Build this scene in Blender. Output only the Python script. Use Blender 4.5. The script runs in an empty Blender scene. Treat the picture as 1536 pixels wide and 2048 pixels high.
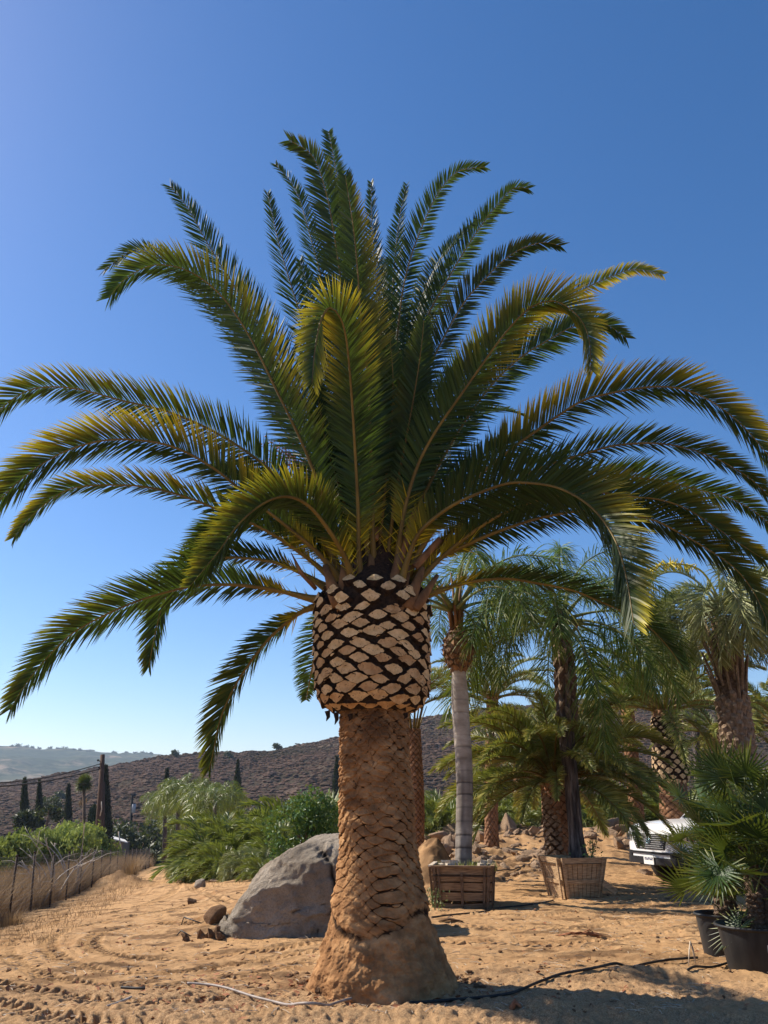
import bpy, math, random
import numpy as np
from mathutils import Vector, Matrix
rad = math.radians
S = bpy.context.scene
COL = S.collection
# ------------------------------------------------------------------ camera, sky, sun, exposure
PITCH = 20.1; FPX = 1600.0; EYE = 1.6
cam_d = bpy.data.cameras.new("camera"); cam = bpy.data.objects.new("camera", cam_d); COL.objects.link(cam)
cam_d.sensor_fit = 'HORIZONTAL'; cam_d.sensor_width = 36.0; cam_d.lens = 36.0*FPX/1536
cam_d.clip_start = 0.1; cam_d.clip_end = 12000
cam.location = (0, 0, EYE); cam.rotation_euler = (rad(90+PITCH), 0, 0)
S.camera = cam
SUN_EL = 41.0; SUN_AZ = 293.0      # compass from +Y, clockwise: 284 = left and a little behind the palm
w = bpy.data.worlds.new("World"); S.world = w; w.use_nodes = True
nt = w.node_tree; bg = nt.nodes['Background']
sky = nt.nodes.new('ShaderNodeTexSky'); sky.sky_type = 'NISHITA'; sky.sun_disc = False
sky.sun_elevation = rad(SUN_EL); sky.sun_rotation = rad(SUN_AZ)
sky.altitude = 250; sky.air_density = 1.0; sky.dust_density = 0.5; sky.ozone_density = 3.0
hs = nt.nodes.new('ShaderNodeHueSaturation'); hs.inputs['Saturation'].default_value = 1.27
tn = nt.nodes.new('ShaderNodeMix'); tn.data_type = 'RGBA'; tn.blend_type = 'MULTIPLY'; tn.inputs[0].default_value = 1.0; tn.inputs[7].default_value = (1.08, 0.985, 1.03, 1)
nt.links.new(sky.outputs[0], hs.inputs['Color']); nt.links.new(hs.outputs[0], tn.inputs[6]); nt.links.new(tn.outputs[2], bg.inputs[0]); bg.inputs[1].default_value = 0.098
sl = bpy.data.lights.new("sun", 'SUN'); sl.energy = 5.0; sl.angle = rad(0.53); sl.color = (1.0, 0.91, 0.77)
so = bpy.data.objects.new("sun", sl); COL.objects.link(so)
_a = rad(SUN_AZ); _e = rad(SUN_EL)
sdir = Vector((math.sin(_a)*math.cos(_e), math.cos(_a)*math.cos(_e), math.sin(_e)))
so.rotation_euler = sdir.to_track_quat('Z', 'Y').to_euler(); so.location = (-20, 10, 30)
S.view_settings.view_transform = 'Standard'; S.view_settings.look = 'None'
S.view_settings.exposure = 0.66; S.view_settings.gamma = 1.0
S.render.engine = 'CYCLES'
S.cycles.max_bounces = 6; S.cycles.diffuse_bounces = 3; S.cycles.glossy_bounces = 2
S.cycles.transmission_bounces = 4; S.cycles.transparent_max_bounces = 6; S.cycles.volume_bounces = 0
CT, ST = math.cos(rad(PITCH)), math.sin(rad(PITCH))
# ------------------------------------------------------------------ photograph pixel + depth -> point of the place
def W(px, py, Y):
    px = np.asarray(px, float); py = np.asarray(py, float); Y = np.asarray(Y, float)
    k = np.tan(rad(PITCH)-np.arctan((py-1024.0)/FPX))
    dz = k*Y; zc = Y*CT+dz*ST
    return np.stack([(px-768.0)/FPX*zc, Y+0*dz, EYE+dz], -1)
# ------------------------------------------------------------------ noise
def _hash(ix, iy, iz):
    h = (ix.astype(np.uint32)*np.uint32(374761393)) ^ (iy.astype(np.uint32)*np.uint32(668265263)) ^ (iz.astype(np.uint32)*np.uint32(2246822519))
    h = (h ^ (h >> np.uint32(13)))*np.uint32(1274126177)
    h = h ^ (h >> np.uint32(16))
    return (h & np.uint32(0xFFFF)).astype(np.float32)/65535.0
def vnoise(x, y, z=None):
    x = np.asarray(x, float); y = np.asarray(y, float)
    z = np.zeros_like(x) if z is None else np.asarray(z, float)+0*x
    xi = np.floor(x).astype(np.int64); yi = np.floor(y).astype(np.int64); zi = np.floor(z).astype(np.int64)
    fx = x-xi; fy = y-yi; fz = z-zi
    fx = fx*fx*(3-2*fx); fy = fy*fy*(3-2*fy); fz = fz*fz*(3-2*fz)
    flat = not np.any(z)
    def H(a, b, c): return _hash((xi+a) & 0xFFFFFFF, (yi+b) & 0xFFFFFFF, (zi+c) & 0xFFFFFFF)
    r0 = (H(0,0,0)*(1-fx)+H(1,0,0)*fx)*(1-fy)+(H(0,1,0)*(1-fx)+H(1,1,0)*fx)*fy
    if flat: return r0*2-1
    r1 = (H(0,0,1)*(1-fx)+H(1,0,1)*fx)*(1-fy)+(H(0,1,1)*(1-fx)+H(1,1,1)*fx)*fy
    return (r0*(1-fz)+r1*fz)*2-1
def fbm(x, y, z=None, o=4, g=0.5):
    s = 0; a = 1.0; t = 0; f = 1.0
    for i in range(o):
        s = s+a*vnoise(x*f+17.3*i, y*f-9.1*i, None if z is None else z*f+5.7*i); t += a; a *= g; f *= 2.03
    return s/t
def sstep(x, a, b):
    t = np.clip((x-a)/(b-a), 0, 1); return t*t*(3-2*t)
# ------------------------------------------------------------------ mesh builder
class MB:
    def __init__(s): s.V = []; s.Q = []; s.T = []; s.qm = []; s.tm = []; s.A = {}; s.n = 0
    def add(s, V, Q=None, T=None, m=0, **attrs):
        V = np.asarray(V, float).reshape(-1, 3); b = s.n
        s.V.append(V); s.n += len(V)
        if Q is not None and len(Q):
            Q = np.asarray(Q, np.int64).reshape(-1, 4); s.Q.append(Q+b); s.qm.append(np.full(len(Q), m))
        if T is not None and len(T):
            T = np.asarray(T, np.int64).reshape(-1, 3); s.T.append(T+b); s.tm.append(np.full(len(T), m))
        for k in set(list(s.A)+list(attrs)):
            if k not in s.A: s.A[k] = [np.zeros(b)]
            s.A[k].append(np.broadcast_to(np.asarray(attrs.get(k, 0.0), float), (len(V),)))
        return s
    def box(s, c, h, R=None, m=0, taper=None, bevel=0.0, jit=0.0, rng=None, **at):
        P = np.array([[x, y, z] for z in (-1, 1) for y in (-1, 1) for x in (-1, 1)], float)
        if taper: P[4:, 0] *= taper; P[4:, 1] *= taper
        P = P*np.asarray(h, float)
        if jit and rng is not None: P += rng.normal(0, jit, P.shape)
        if R is not None: P = P@np.asarray(R).T
        P += np.asarray(c, float)
        return s.add(P, Q=[[0,2,3,1],[4,5,7,6],[0,1,5,4],[2,6,7,3],[0,4,6,2],[1,3,7,5]], m=m, **at)
    def tube(s, P, r, k=6, m=0, cap=True, flat=1.0, up=None, **at):
        P = np.asarray(P, float); n = len(P); r = np.broadcast_to(np.asarray(r, float), (n,))
        T = np.gradient(P, axis=0); T /= np.linalg.norm(T, axis=1)[:, None]+1e-9
        u = np.array([0, 0, 1.0]) if up is None else np.asarray(up, float)
        if up is None and abs(T[0]@u) > 0.9: u = np.array([1.0, 0, 0])
        B = []
        for t in T:
            b = np.cross(t, u); nb = np.linalg.norm(b)
            if nb < 1e-3: b = B[-1] if B else np.array([1.0, 0, 0])
            else: b = b/nb
            u = np.cross(b, t); B.append(b)
        B = np.array(B); N = np.cross(B, T)
        a = np.arange(k)*2*np.pi/k
        V = P[:, None]+r[:, None, None]*(np.cos(a)[None, :, None]*B[:, None]+flat*np.sin(a)[None, :, None]*N[:, None])
        V = V.reshape(-1, 3)
        i = np.arange(n-1)[:, None]*k; j = np.arange(k)[None]; j2 = (j+1) % k
        Q = np.stack([i+j, i+j2, i+k+j2, i+k+j], -1).reshape(-1, 4)
        Tt = []
        if cap:
            V = np.vstack([V, P[0], P[-1]])
            for q in range(k): Tt += [[n*k, (q+1) % k, q], [n*k+1, (n-1)*k+q, (n-1)*k+(q+1) % k]]
        a2 = {kk: (np.repeat(vv, k) if np.ndim(vv) else vv) for kk, vv in at.items()}
        if cap: a2 = {kk: (np.concatenate([vv, [vv[0], vv[-1]]]) if np.ndim(vv) else vv) for kk, vv in a2.items()}
        return s.add(V, Q=Q, T=Tt, m=m, **a2)
    def grid(s, G, m=0, wrap=False, flip=False, **at):
        G = np.asarray(G, float); a, b = G.shape[:2]
        i = np.arange(a-1)[:, None]; j = np.arange(b if wrap else b-1)[None]; j2 = (j+1) % b
        Q = np.stack([i*b+j, i*b+j2, (i+1)*b+j2, (i+1)*b+j], -1).reshape(-1, 4)
        if flip: Q = Q[:, ::-1]
        return s.add(G.reshape(-1, 3), Q=Q, m=m, **{k: np.asarray(v).reshape(-1) if np.ndim(v) else v for k, v in at.items()})
    def mesh(s, name, mats, smooth=True, off=None):
        V = np.concatenate(s.V)
        if off is not None: V = V-np.asarray(off)
        Q = np.concatenate(s.Q) if s.Q else np.zeros((0, 4), int); T = np.concatenate(s.T) if s.T else np.zeros((0, 3), int)
        me = bpy.data.meshes.new(name)
        me.vertices.add(len(V)); me.vertices.foreach_set('co', V.astype(np.float32).ravel())
        li = np.concatenate([Q.ravel(), T.ravel()]).astype(np.int32)
        me.loops.add(len(li)); me.loops.foreach_set('vertex_index', li)
        st = np.concatenate([np.arange(len(Q))*4, len(Q)*4+np.arange(len(T))*3]).astype(np.int32)
        me.polygons.add(len(st)); me.polygons.foreach_set('loop_start', st)
        mi = np.concatenate([np.concatenate(s.qm) if s.qm else [], np.concatenate(s.tm) if s.tm else []]).astype(np.int32)
        me.update(calc_edges=True)
        me.polygons.foreach_set('material_index', mi)
        me.polygons.foreach_set('use_smooth', np.full(len(st), bool(smooth)))
        for k, v in s.A.items():
            a = me.attributes.new(k, 'FLOAT', 'POINT'); a.data.foreach_set('value', np.concatenate(v).astype(np.float32))
        for mm in (mats if isinstance(mats, (list, tuple)) else [mats]): me.materials.append(mm)
        me.update()
        return me
WL = {}
def tag(o, label=None, cat=None, group=None, kind=None):
    if label: o['label'] = label
    if cat: o['category'] = cat
    if group: o['group'] = group
    if kind: o['kind'] = kind
    return o
def thing(name, label, cat, loc=(0, 0, 0), rz=0.0, group=None):
    o = bpy.data.objects.new(name, None); COL.objects.link(o); o.empty_display_size = 0.2
    o.location = [float(v) for v in loc]; o.rotation_euler = (0, 0, rz); WL[o.name] = np.asarray(loc, float)
    return tag(o, label, cat, group)
def part(name, mb, mats, parent=None, world=False, smooth=True, label=None, **kw):
    """world=True: mb's vertices are in world metres; the parent is an unrotated thing"""
    off = WL[parent.name] if (world and parent is not None) else None
    o = bpy.data.objects.new(name, mb.mesh(name, mats, smooth, off) if isinstance(mb, MB) else mb); COL.objects.link(o)
    if parent is not None: o.parent = parent; WL[o.name] = WL.get(parent.name, np.zeros(3))
    if label: o['label'] = label
    return tag(o, **kw) if kw else o
def solo(name, mb, mats, label, cat, group=None, smooth=True, loc=None):
    """a thing that is one mesh; vertices in world metres, origin moved to its base"""
    V = np.concatenate(mb.V)
    if loc is None: loc = np.array([(V[:, 0].min()+V[:, 0].max())/2, (V[:, 1].min()+V[:, 1].max())/2, V[:, 2].min()])
    o = bpy.data.objects.new(name, mb.mesh(name, mats, smooth, loc)); COL.objects.link(o); o.location = [float(v) for v in loc]
    return tag(o, label, cat, group)
# ------------------------------------------------------------------ materials
MAT = {}
class NT:
    def __init__(s, name):
        s.m = bpy.data.materials.new(name); s.m.use_nodes = True; s.t = s.m.node_tree; s.b = s.t.nodes['Principled BSDF']
        s.out = s.t.nodes['Material Output']
    def n(s, ty, **kw):
        nd = s.t.nodes.new(ty)
        for k, v in kw.items():
            if k.startswith('i_'):
                kk = k[2:]; nd.inputs[int(kk) if kk.isdigit() else kk.replace('_', ' ')].default_value = v
            else: setattr(nd, k, v)
        return nd
    def l(s, a, b): s.t.links.new(a, b)
    def co(s): return s.n('ShaderNodeTexCoord').outputs['Object']
    def noise(s, sc, det=4, rough=0.55, co=None, stretch=None, dist=0.0):
        co = co or s.co()
        if stretch:
            mp = s.n('ShaderNodeMapping'); mp.inputs['Scale'].default_value = stretch; s.l(co, mp.inputs[0]); co = mp.outputs[0]
        nd = s.n('ShaderNodeTexNoise', i_Scale=sc, i_Detail=det, i_Roughness=rough, i_Distortion=dist); s.l(co, nd.inputs['Vector'])
        return nd.outputs[0]
    def ramp(s, f, stops):
        r = s.n('ShaderNodeValToRGB'); s.l(f, r.inputs[0]); e = r.color_ramp.elements
        while len(e) < len(stops): e.new(0.5)
        for q, (p, c) in zip(e, stops): q.position = p; q.color = (*c, 1) if len(c) == 3 else c
        return r.outputs[0]
    def mix(s, f, a, b, mode='MIX'):
        m = s.n('ShaderNodeMix', data_type='RGBA', blend_type=mode)
        if hasattr(f, 'is_linked') or not isinstance(f, (int, float)): s.l(f, m.inputs[0])
        else: m.inputs[0].default_value = f
        for q, v in ((6, a), (7, b)):
            if isinstance(v, (tuple, list)): m.inputs[q].default_value = (*v, 1) if len(v) == 3 else v
            else: s.l(v, m.inputs[q])
        return m.outputs[2]
    def attr(s, name): return s.n('ShaderNodeAttribute', attribute_name=name).outputs['Fac']
    def math(s, op, a, b=None, c=None):
        m = s.n('ShaderNodeMath', operation=op)
        for q, v in enumerate((a, b, c)):
            if v is None: continue
            if isinstance(v, (int, float)): m.inputs[q].default_value = v
            else: s.l(v, m.inputs[q])
        return m.outputs[0]
    def bump(s, h, st=0.4, d=0.02):
        b = s.n('ShaderNodeBump', i_Strength=st, i_Distance=d); s.l(h, b.inputs['Height']); s.l(b.outputs[0], s.b.inputs['Normal'])
    def done(s, col=None, rough=0.7, spec=0.3, metal=0.0):
        if col is not None:
            if isinstance(col, tuple): s.b.inputs['Base Color'].default_value = (*col, 1)
            else: s.l(col, s.b.inputs['Base Color'])
        s.b.inputs['Roughness'].default_value = rough; s.b.inputs['Specular IOR Level'].default_value = spec
        s.b.inputs['Metallic'].default_value = metal
        MAT[s.m.name] = s.m; return s.m
def simple(name, c1, c2, scale=6, det=4, rough=0.8, spec=0.25, bump=0.3, bd=0.01, stretch=None, metal=0.0):
    t = NT(name); f = t.noise(scale, det, stretch=stretch)
    t.bump(t.noise(scale*3, 5, 0.65, stretch=stretch), bump, bd)
    return t.done(t.ramp(f, [(0.32, c1), (0.68, c2)]), rough, spec, metal)
def leafmat(name, dark, light, yellow=(0.50, 0.34, 0.03), trans=0.22, rough=0.42, spec=0.45, tint=None):
    t = NT(name)
    r = t.attr('rnd'); y = t.attr('yel')
    inf = t.n('ShaderNodeObjectInfo').outputs['Random']
    c = t.mix(r, dark, light)
    v = t.math('MULTIPLY_ADD', inf, 0.5, 0.75)
    cc = t.n('ShaderNodeCombineColor'); [t.l(v, cc.inputs[q]) for q in range(3)]
    c = t.mix(1.0, c, cc.outputs[0], 'MULTIPLY')
    c = t.mix(y, c, yellow)
    t.done(c, rough, spec)
    tr = t.n('ShaderNodeBsdfTranslucent'); t.l(t.mix(0.5, c, tint or (0.30, 0.36, 0.03)), tr.inputs[0])
    mx = t.n('ShaderNodeMixShader'); mx.inputs[0].default_value = trans
    t.l(t.b.outputs[0], mx.inputs[1]); t.l(tr.outputs[0], mx.inputs[2]); t.l(mx.outputs[0], t.out.inputs[0])
    return t.m
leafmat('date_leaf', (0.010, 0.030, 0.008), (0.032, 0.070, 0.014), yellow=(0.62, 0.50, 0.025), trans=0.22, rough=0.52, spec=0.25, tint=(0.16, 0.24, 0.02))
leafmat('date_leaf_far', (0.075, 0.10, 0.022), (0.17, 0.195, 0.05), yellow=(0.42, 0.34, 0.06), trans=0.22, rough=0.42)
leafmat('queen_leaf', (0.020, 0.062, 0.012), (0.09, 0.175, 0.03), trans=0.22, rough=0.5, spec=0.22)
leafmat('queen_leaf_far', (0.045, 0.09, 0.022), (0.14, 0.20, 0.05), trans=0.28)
leafmat('pindo_leaf', (0.11, 0.135, 0.05), (0.29, 0.31, 0.13), trans=0.18, rough=0.5)
leafmat('reed_leaf', (0.07, 0.105, 0.022), (0.19, 0.23, 0.06), trans=0.25, rough=0.5)
leafmat('fan_leaf', (0.012, 0.032, 0.008), (0.036, 0.074, 0.016), trans=0.22, rough=0.42, spec=0.35, yellow=(0.36, 0.32, 0.05))
leafmat('shrub_leaf', (0.025, 0.075, 0.02), (0.06, 0.15, 0.035), trans=0.2, rough=0.5, spec=.3)
leafmat('pepper_leaf', (0.13, 0.17, 0.04), (0.30, 0.34, 0.10), trans=0.25, rough=0.8, spec=.1)
leafmat('oak_leaf', (0.016, 0.028, 0.012), (0.045, 0.065, 0.025), trans=0.1, rough=0.6)
leafmat('cypress_leaf', (0.010, 0.018, 0.010), (0.022, 0.036, 0.018), trans=0.05, rough=0.7)
leafmat('dry_grass', (0.17, 0.105, 0.055), (0.40, 0.27, 0.15), yellow=(0.30, 0.20, 0.10), trans=0.25, rough=0.8, tint=(0.40, 0.26, 0.12))
leafmat('weed_leaf', (0.10, 0.15, 0.05), (0.26, 0.30, 0.14), trans=0.2, rough=0.7)
simple('midrib', (0.10, 0.065, 0.014), (0.20, 0.135, 0.03), 3, rough=0.5, bump=0.1)
simple('midrib_pale', (0.22, 0.24, 0.13), (0.36, 0.38, 0.22), 3, rough=0.5, bump=0.1)
simple('midrib_green', (0.10, 0.13, 0.04), (0.20, 0.20, 0.07), 3, rough=0.5, bump=0.1)
simple('petiole_base', (0.11, 0.052, 0.022), (0.28, 0.14, 0.055), 9, rough=0.7, bump=0.3, stretch=(1, 1, 0.3))
simple('dark_fibre', (0.018, 0.011, 0.008), (0.06, 0.035, 0.022), 30, rough=0.95, bump=0.9, bd=0.03)
t = NT('cut_wood'); f = t.noise(14, 5); g = t.noise(46, 4, .7)
c = t.mix(t.attr('rnd'), t.ramp(f, [(0.3, (0.34, 0.18, 0.075)), (0.7, (0.56, 0.34, 0.16))]), t.ramp(f, [(0.3, (0.58, 0.37, 0.16)), (0.7, (0.80, 0.58, 0.32))]))
c = t.mix(t.ramp(g, [(.56, (0, 0, 0)), (.66, (.6, .6, .6))]), c, (0.10, 0.05, 0.025)); t.bump(t.math('ADD', g, f), 0.5, 0.015); t.done(c, 0.8, 0.2)
simple('cut_wood_old', (0.34, 0.22, 0.12), (0.52, 0.37, 0.22), 14, rough=0.8, bump=0.4)
simple('boot', (0.15, 0.10, 0.065), (0.30, 0.21, 0.14), 14, rough=0.9, bump=0.6)
simple('bark_rough', (0.07, 0.045, 0.03), (0.18, 0.12, 0.08), 16, rough=0.95, bump=0.8, bd=0.03)
simple('weathered_wood', (0.22, 0.135, 0.07), (0.52, 0.36, 0.21), 7, rough=0.85, bump=0.4, stretch=(1, 1, 9))
simple('weathered_plank', (0.13, 0.08, 0.045), (0.36, 0.24, 0.14), 7, rough=0.85, bump=0.4, stretch=(0.8, 9, 9))
simple('batten_wood', (0.07, 0.043, 0.026), (0.22, 0.145, 0.09), 8, rough=0.85, bump=0.4, stretch=(8, 8, 1))
simple('bleached_wood', (0.34, 0.27, 0.20), (0.62, 0.52, 0.40), 8, rough=0.8, bump=0.3, stretch=(8, 8, 1))
simple('pole_wood', (0.05, 0.028, 0.018), (0.12, 0.065, 0.04), 6, rough=0.9, bump=0.4, stretch=(8, 8, 0.6))
simple('dark_pole', (0.02, 0.018, 0.017), (0.05, 0.045, 0.04), 6, rough=0.9, bump=0.3)
simple('rusty_steel', (0.025, 0.018, 0.015), (0.07, 0.045, 0.035), 18, rough=0.8, bump=0.3)
simple('wire', (0.10, 0.09, 0.085), (0.20, 0.18, 0.17), 18, rough=0.6, bump=0.0)
simple('black_pipe', (0.012, 0.011, 0.011), (0.05, 0.04, 0.032), 12, rough=0.5, bump=0.1)
simple('grey_hose', (0.22, 0.18, 0.155), (0.36, 0.30, 0.26), 12, rough=0.5, bump=0.1)
simple('pot_plastic', (0.012, 0.013, 0.015), (0.035, 0.034, 0.034), 9, rough=0.5, bump=0.15, stretch=(1, 1, 0.3))
simple('sticker', (0.55, 0.55, 0.55), (0.66, 0.66, 0.66), 9, rough=0.6, bump=0.0)
simple('potting_soil', (0.05, 0.03, 0.02), (0.13, 0.08, 0.05), 25, rough=1.0, bump=0.9)
simple('dead_stick', (0.30, 0.26, 0.22), (0.50, 0.44, 0.38), 10, rough=0.8, bump=0.2)
simple('orange_fruit', (0.30, 0.10, 0.04), (0.50, 0.22, 0.10), 10, rough=0.6, bump=0.0)
simple('yellow_flower', (0.45, 0.36, 0.03), (0.65, 0.55, 0.08), 10, rough=0.6, bump=0.0)
simple('dead_leaf', (0.20, 0.07, 0.03), (0.40, 0.17, 0.08), 10, rough=0.8, bump=0.1)
simple('white_roof', (0.62, 0.60, 0.57), (0.75, 0.73, 0.70), 2, rough=0.7, bump=0.0)
simple('shed_wall', (0.20, 0.15, 0.12), (0.28, 0.22, 0.18), 2, rough=0.9, bump=0.1)
simple('grey_panel', (0.34, 0.34, 0.35), (0.42, 0.42, 0.43), 1, rough=0.7, bump=0.0)
# dirt-coloured trunk of the main palm: 'crk' = crevices packed with dark fibre
t = NT('dusty_trunk'); f = t.noise(5, 6, 0.62, stretch=(1, 1, 1.8)); g = t.noise(34, 6, 0.75, stretch=(1, 1, 1.6))
c = t.ramp(f, [(0.3, (0.19, 0.092, 0.040)), (0.5, (0.35, 0.18, 0.078)), (0.72, (0.55, 0.32, 0.15))])
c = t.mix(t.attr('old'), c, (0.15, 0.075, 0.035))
c = t.mix(t.ramp(t.math('ADD', t.attr('crk'), t.math('MULTIPLY', t.math('SUBTRACT', g, 0.5), 0.7)), [(0.26, (0, 0, 0)), (0.62, (1, 1, 1))]), c, (0.038, 0.020, 0.011))
t.bump(t.math('ADD', g, t.math('MULTIPLY', t.noise(120, 3), 0.4)), 0.75, 0.02); t.done(c, 0.95, 0.1)
t = NT('date_trunk'); f = t.noise(9, 5); g = t.noise(40, 5, 0.7)
c = t.ramp(f, [(0.3, (0.16, 0.075, 0.038)), (0.7, (0.36, 0.20, 0.115))])
c = t.mix(t.ramp(t.math('ADD', t.attr('crk'), t.math('MULTIPLY', t.math('SUBTRACT', g, 0.5), 0.7)), [(0.4, (0, 0, 0)), (0.8, (1, 1, 1))]), c, (0.045, 0.026, 0.018))
t.bump(g, 0.7, 0.02); t.done(c, 0.95, 0.1)
t = NT('ringed_trunk'); f = t.noise(3, 5, stretch=(1, 1, 2)); g = t.noise(14, 4, stretch=(1, 1, 5))
c = t.ramp(f, [(0.3, (0.26, 0.215, 0.17)), (0.7, (0.54, 0.475, 0.40))])
c = t.mix(t.attr('crk'), c, (0.060, 0.050, 0.046)); c = t.mix(t.math('MULTIPLY', g, 0.35), c, (0.12, 0.095, 0.085))
t.bump(g, 0.35, 0.02); t.done(c, 0.85, 0.15)
t = NT('dark_bark'); f = t.noise(6, 5, stretch=(3, 3, 0.4)); g = t.noise(20, 5, 0.7, stretch=(3, 3, 0.4))
c = t.ramp(f, [(0.35, (0.035, 0.028, 0.027)), (0.55, (0.11, 0.09, 0.082)), (0.75, (0.30, 0.25, 0.22))])
t.bump(g, 0.8, 0.03); t.done(c, 0.9, 0.15)
# ground
t = NT('dirt'); co = t.co()
big = t.noise(0.35, 5, 0.6, co); mid = t.noise(3.0, 6, 0.65, co); fine = t.noise(30, 7, 0.8, co); grit = t.noise(150, 3, 0.7, co)
c = t.ramp(mid, [(0.28, (0.30, 0.155, 0.070)), (0.5, (0.45, 0.268, 0.132)), (0.72, (0.60, 0.385, 0.205))])
c = t.mix(t.ramp(big, [(0.38, (0, 0, 0)), (0.66, (1, 1, 1))]), c, (0.54, 0.325, 0.158))
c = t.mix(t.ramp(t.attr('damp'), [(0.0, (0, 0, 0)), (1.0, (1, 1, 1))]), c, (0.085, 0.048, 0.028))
chn = t.noise(70, 5, 0.85, co); c = t.mix(t.math('MULTIPLY', t.attr('chip'), .8), c, t.mix(t.ramp(chn, [(0.44, (0, 0, 0)), (0.56, (1, 1, 1))]), (0.27, 0.15, 0.08), (0.58, 0.39, 0.22)))
c = t.mix(t.math('MULTIPLY', t.ramp(t.noise(24, 6, 0.85, co), [(0.55, (0, 0, 0)), (0.66, (1, 1, 1))]), 0.55), c, (0.17, 0.092, 0.048))
c = t.mix(t.attr('scrub'), c, t.ramp(mid, [(0.35, (0.10, 0.075, 0.045)), (0.65, (0.22, 0.16, 0.10))]))
t.bump(t.math('ADD', t.math('MULTIPLY', fine, 1.0), t.math('MULTIPLY', grit, 0.35)), 0.8, 0.03); t.done(c, 1.0, 0.05)
# chaparral hill
t = NT('chaparral'); co = t.co()
v = t.n('ShaderNodeTexVoronoi', i_Scale=0.35); t.l(co, v.inputs['Vector'])
a1 = t.noise(0.012, 5, 0.6, co); a2 = t.noise(0.42, 7, 0.8, co); a3 = t.noise(0.05, 5, 0.65, co)
c = t.ramp(a2, [(0.40, (0.024, 0.016, 0.012)), (0.50, (0.060, 0.037, 0.028)), (0.60, (0.14, 0.090, 0.070))])
c = t.mix(t.ramp(a1, [(0.42, (0, 0, 0)), (0.60, (0.8, 0.8, 0.8))]), c, t.ramp(a2, [(0.35, (0.030, 0.029, 0.018)), (0.65, (0.085, 0.07, 0.042))]))
c = t.mix(t.math('MULTIPLY', t.ramp(a3, [(0.55, (0, 0, 0)), (0.68, (1, 1, 1))]), 0.45), c, (0.24, 0.165, 0.13))
t.bump(a2, 0.8, 1.2); t.done(c, 1.0, 0.05)
t = NT('far_hill'); co = t.co()
a1 = t.noise(0.0045, 6, 0.62, co); a2 = t.noise(0.03, 6, 0.75, co)
c = t.ramp(a1, [(0.42, (0.05, 0.065, 0.035)), (0.52, (0.10, 0.10, 0.06)), (0.62, (0.26, 0.19, 0.13))])
c = t.mix(t.ramp(a2, [(0.45, (0, 0, 0)), (0.56, (1, 1, 1))]), c, (0.035, 0.048, 0.028))
t.done(c, 1.0, 0.05)
# rock
def rockmat(name, a, b, stain):
    t = NT(name); co = t.co()
    c = t.ramp(t.noise(2.2, 6, 0.65, co), [(0.3, a), (0.7, b)])
    c = t.mix(t.ramp(t.noise(1.1, 4, 0.6, co, dist=0.6), [(0.55, (0, 0, 0)), (0.68, (0.7, 0.7, 0.7))]), c, stain)
    g = t.noise(42, 5, 0.8, co); c = t.mix(t.ramp(g, [(0.50, (0, 0, 0)), (0.66, (0.5, 0.5, 0.5))]), c, tuple(x*0.5 for x in a))
    c = t.mix(t.attr('crk'), c, (0.035, 0.025, 0.02))
    t.bump(t.math('ADD', t.noise(14, 6, 0.7, co), t.math('MULTIPLY', g, 0.5)), 1.0, 0.09); return t.done(c, 0.9, 0.2)
rockmat('granite', (0.22, 0.178, 0.135), (0.52, 0.435, 0.34), (0.27, 0.165, 0.085))
rockmat('field_stone', (0.30, 0.19, 0.115), (0.50, 0.35, 0.23), (0.36, 0.21, 0.11))
rockmat('clod', (0.17, 0.09, 0.045), (0.30, 0.17, 0.09), (0.22, 0.12, 0.06))
# vehicle
t = NT('white_paint'); t.b.inputs['Coat Weight'].default_value = 0.6; t.b.inputs['Coat Roughness'].default_value = 0.05
t.done(t.ramp(t.noise(3, 3), [(0.3, (0.74, 0.74, 0.75)), (0.7, (0.80, 0.80, 0.81))]), 0.35, 0.5)
simple('black_trim', (0.012, 0.012, 0.013), (0.025, 0.025, 0.027), 8, rough=0.45, bump=0.05)
simple('tyre_rubber', (0.012, 0.012, 0.012), (0.035, 0.03, 0.026), 12, rough=0.85, bump=0.3)
simple('chrome', (0.55, 0.56, 0.58), (0.7, 0.7, 0.72), 4, rough=0.15, bump=0.0, metal=1.0)
simple('lamp_amber', (0.45, 0.12, 0.02), (0.55, 0.16, 0.03), 4, rough=0.2, bump=0.0)
simple('plate_white', (0.70, 0.70, 0.68), (0.74, 0.74, 0.72), 4, rough=0.4, bump=0.0)
simple('plate_blue', (0.02, 0.03, 0.12), (0.03, 0.05, 0.16), 4, rough=0.4, bump=0.0)
simple('badge_blue', (0.12, 0.20, 0.24), (0.2, 0.3, 0.34), 4, rough=0.2, bump=0.0, metal=0.7)
t = NT('dark_glass'); t.done((0.05, 0.075, 0.06), 0.06, 0.8)
t = NT('lamp_lens'); t.done((0.62, 0.62, 0.66), 0.08, 0.8); t.b.inputs['Metallic'].default_value = 0.5
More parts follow.
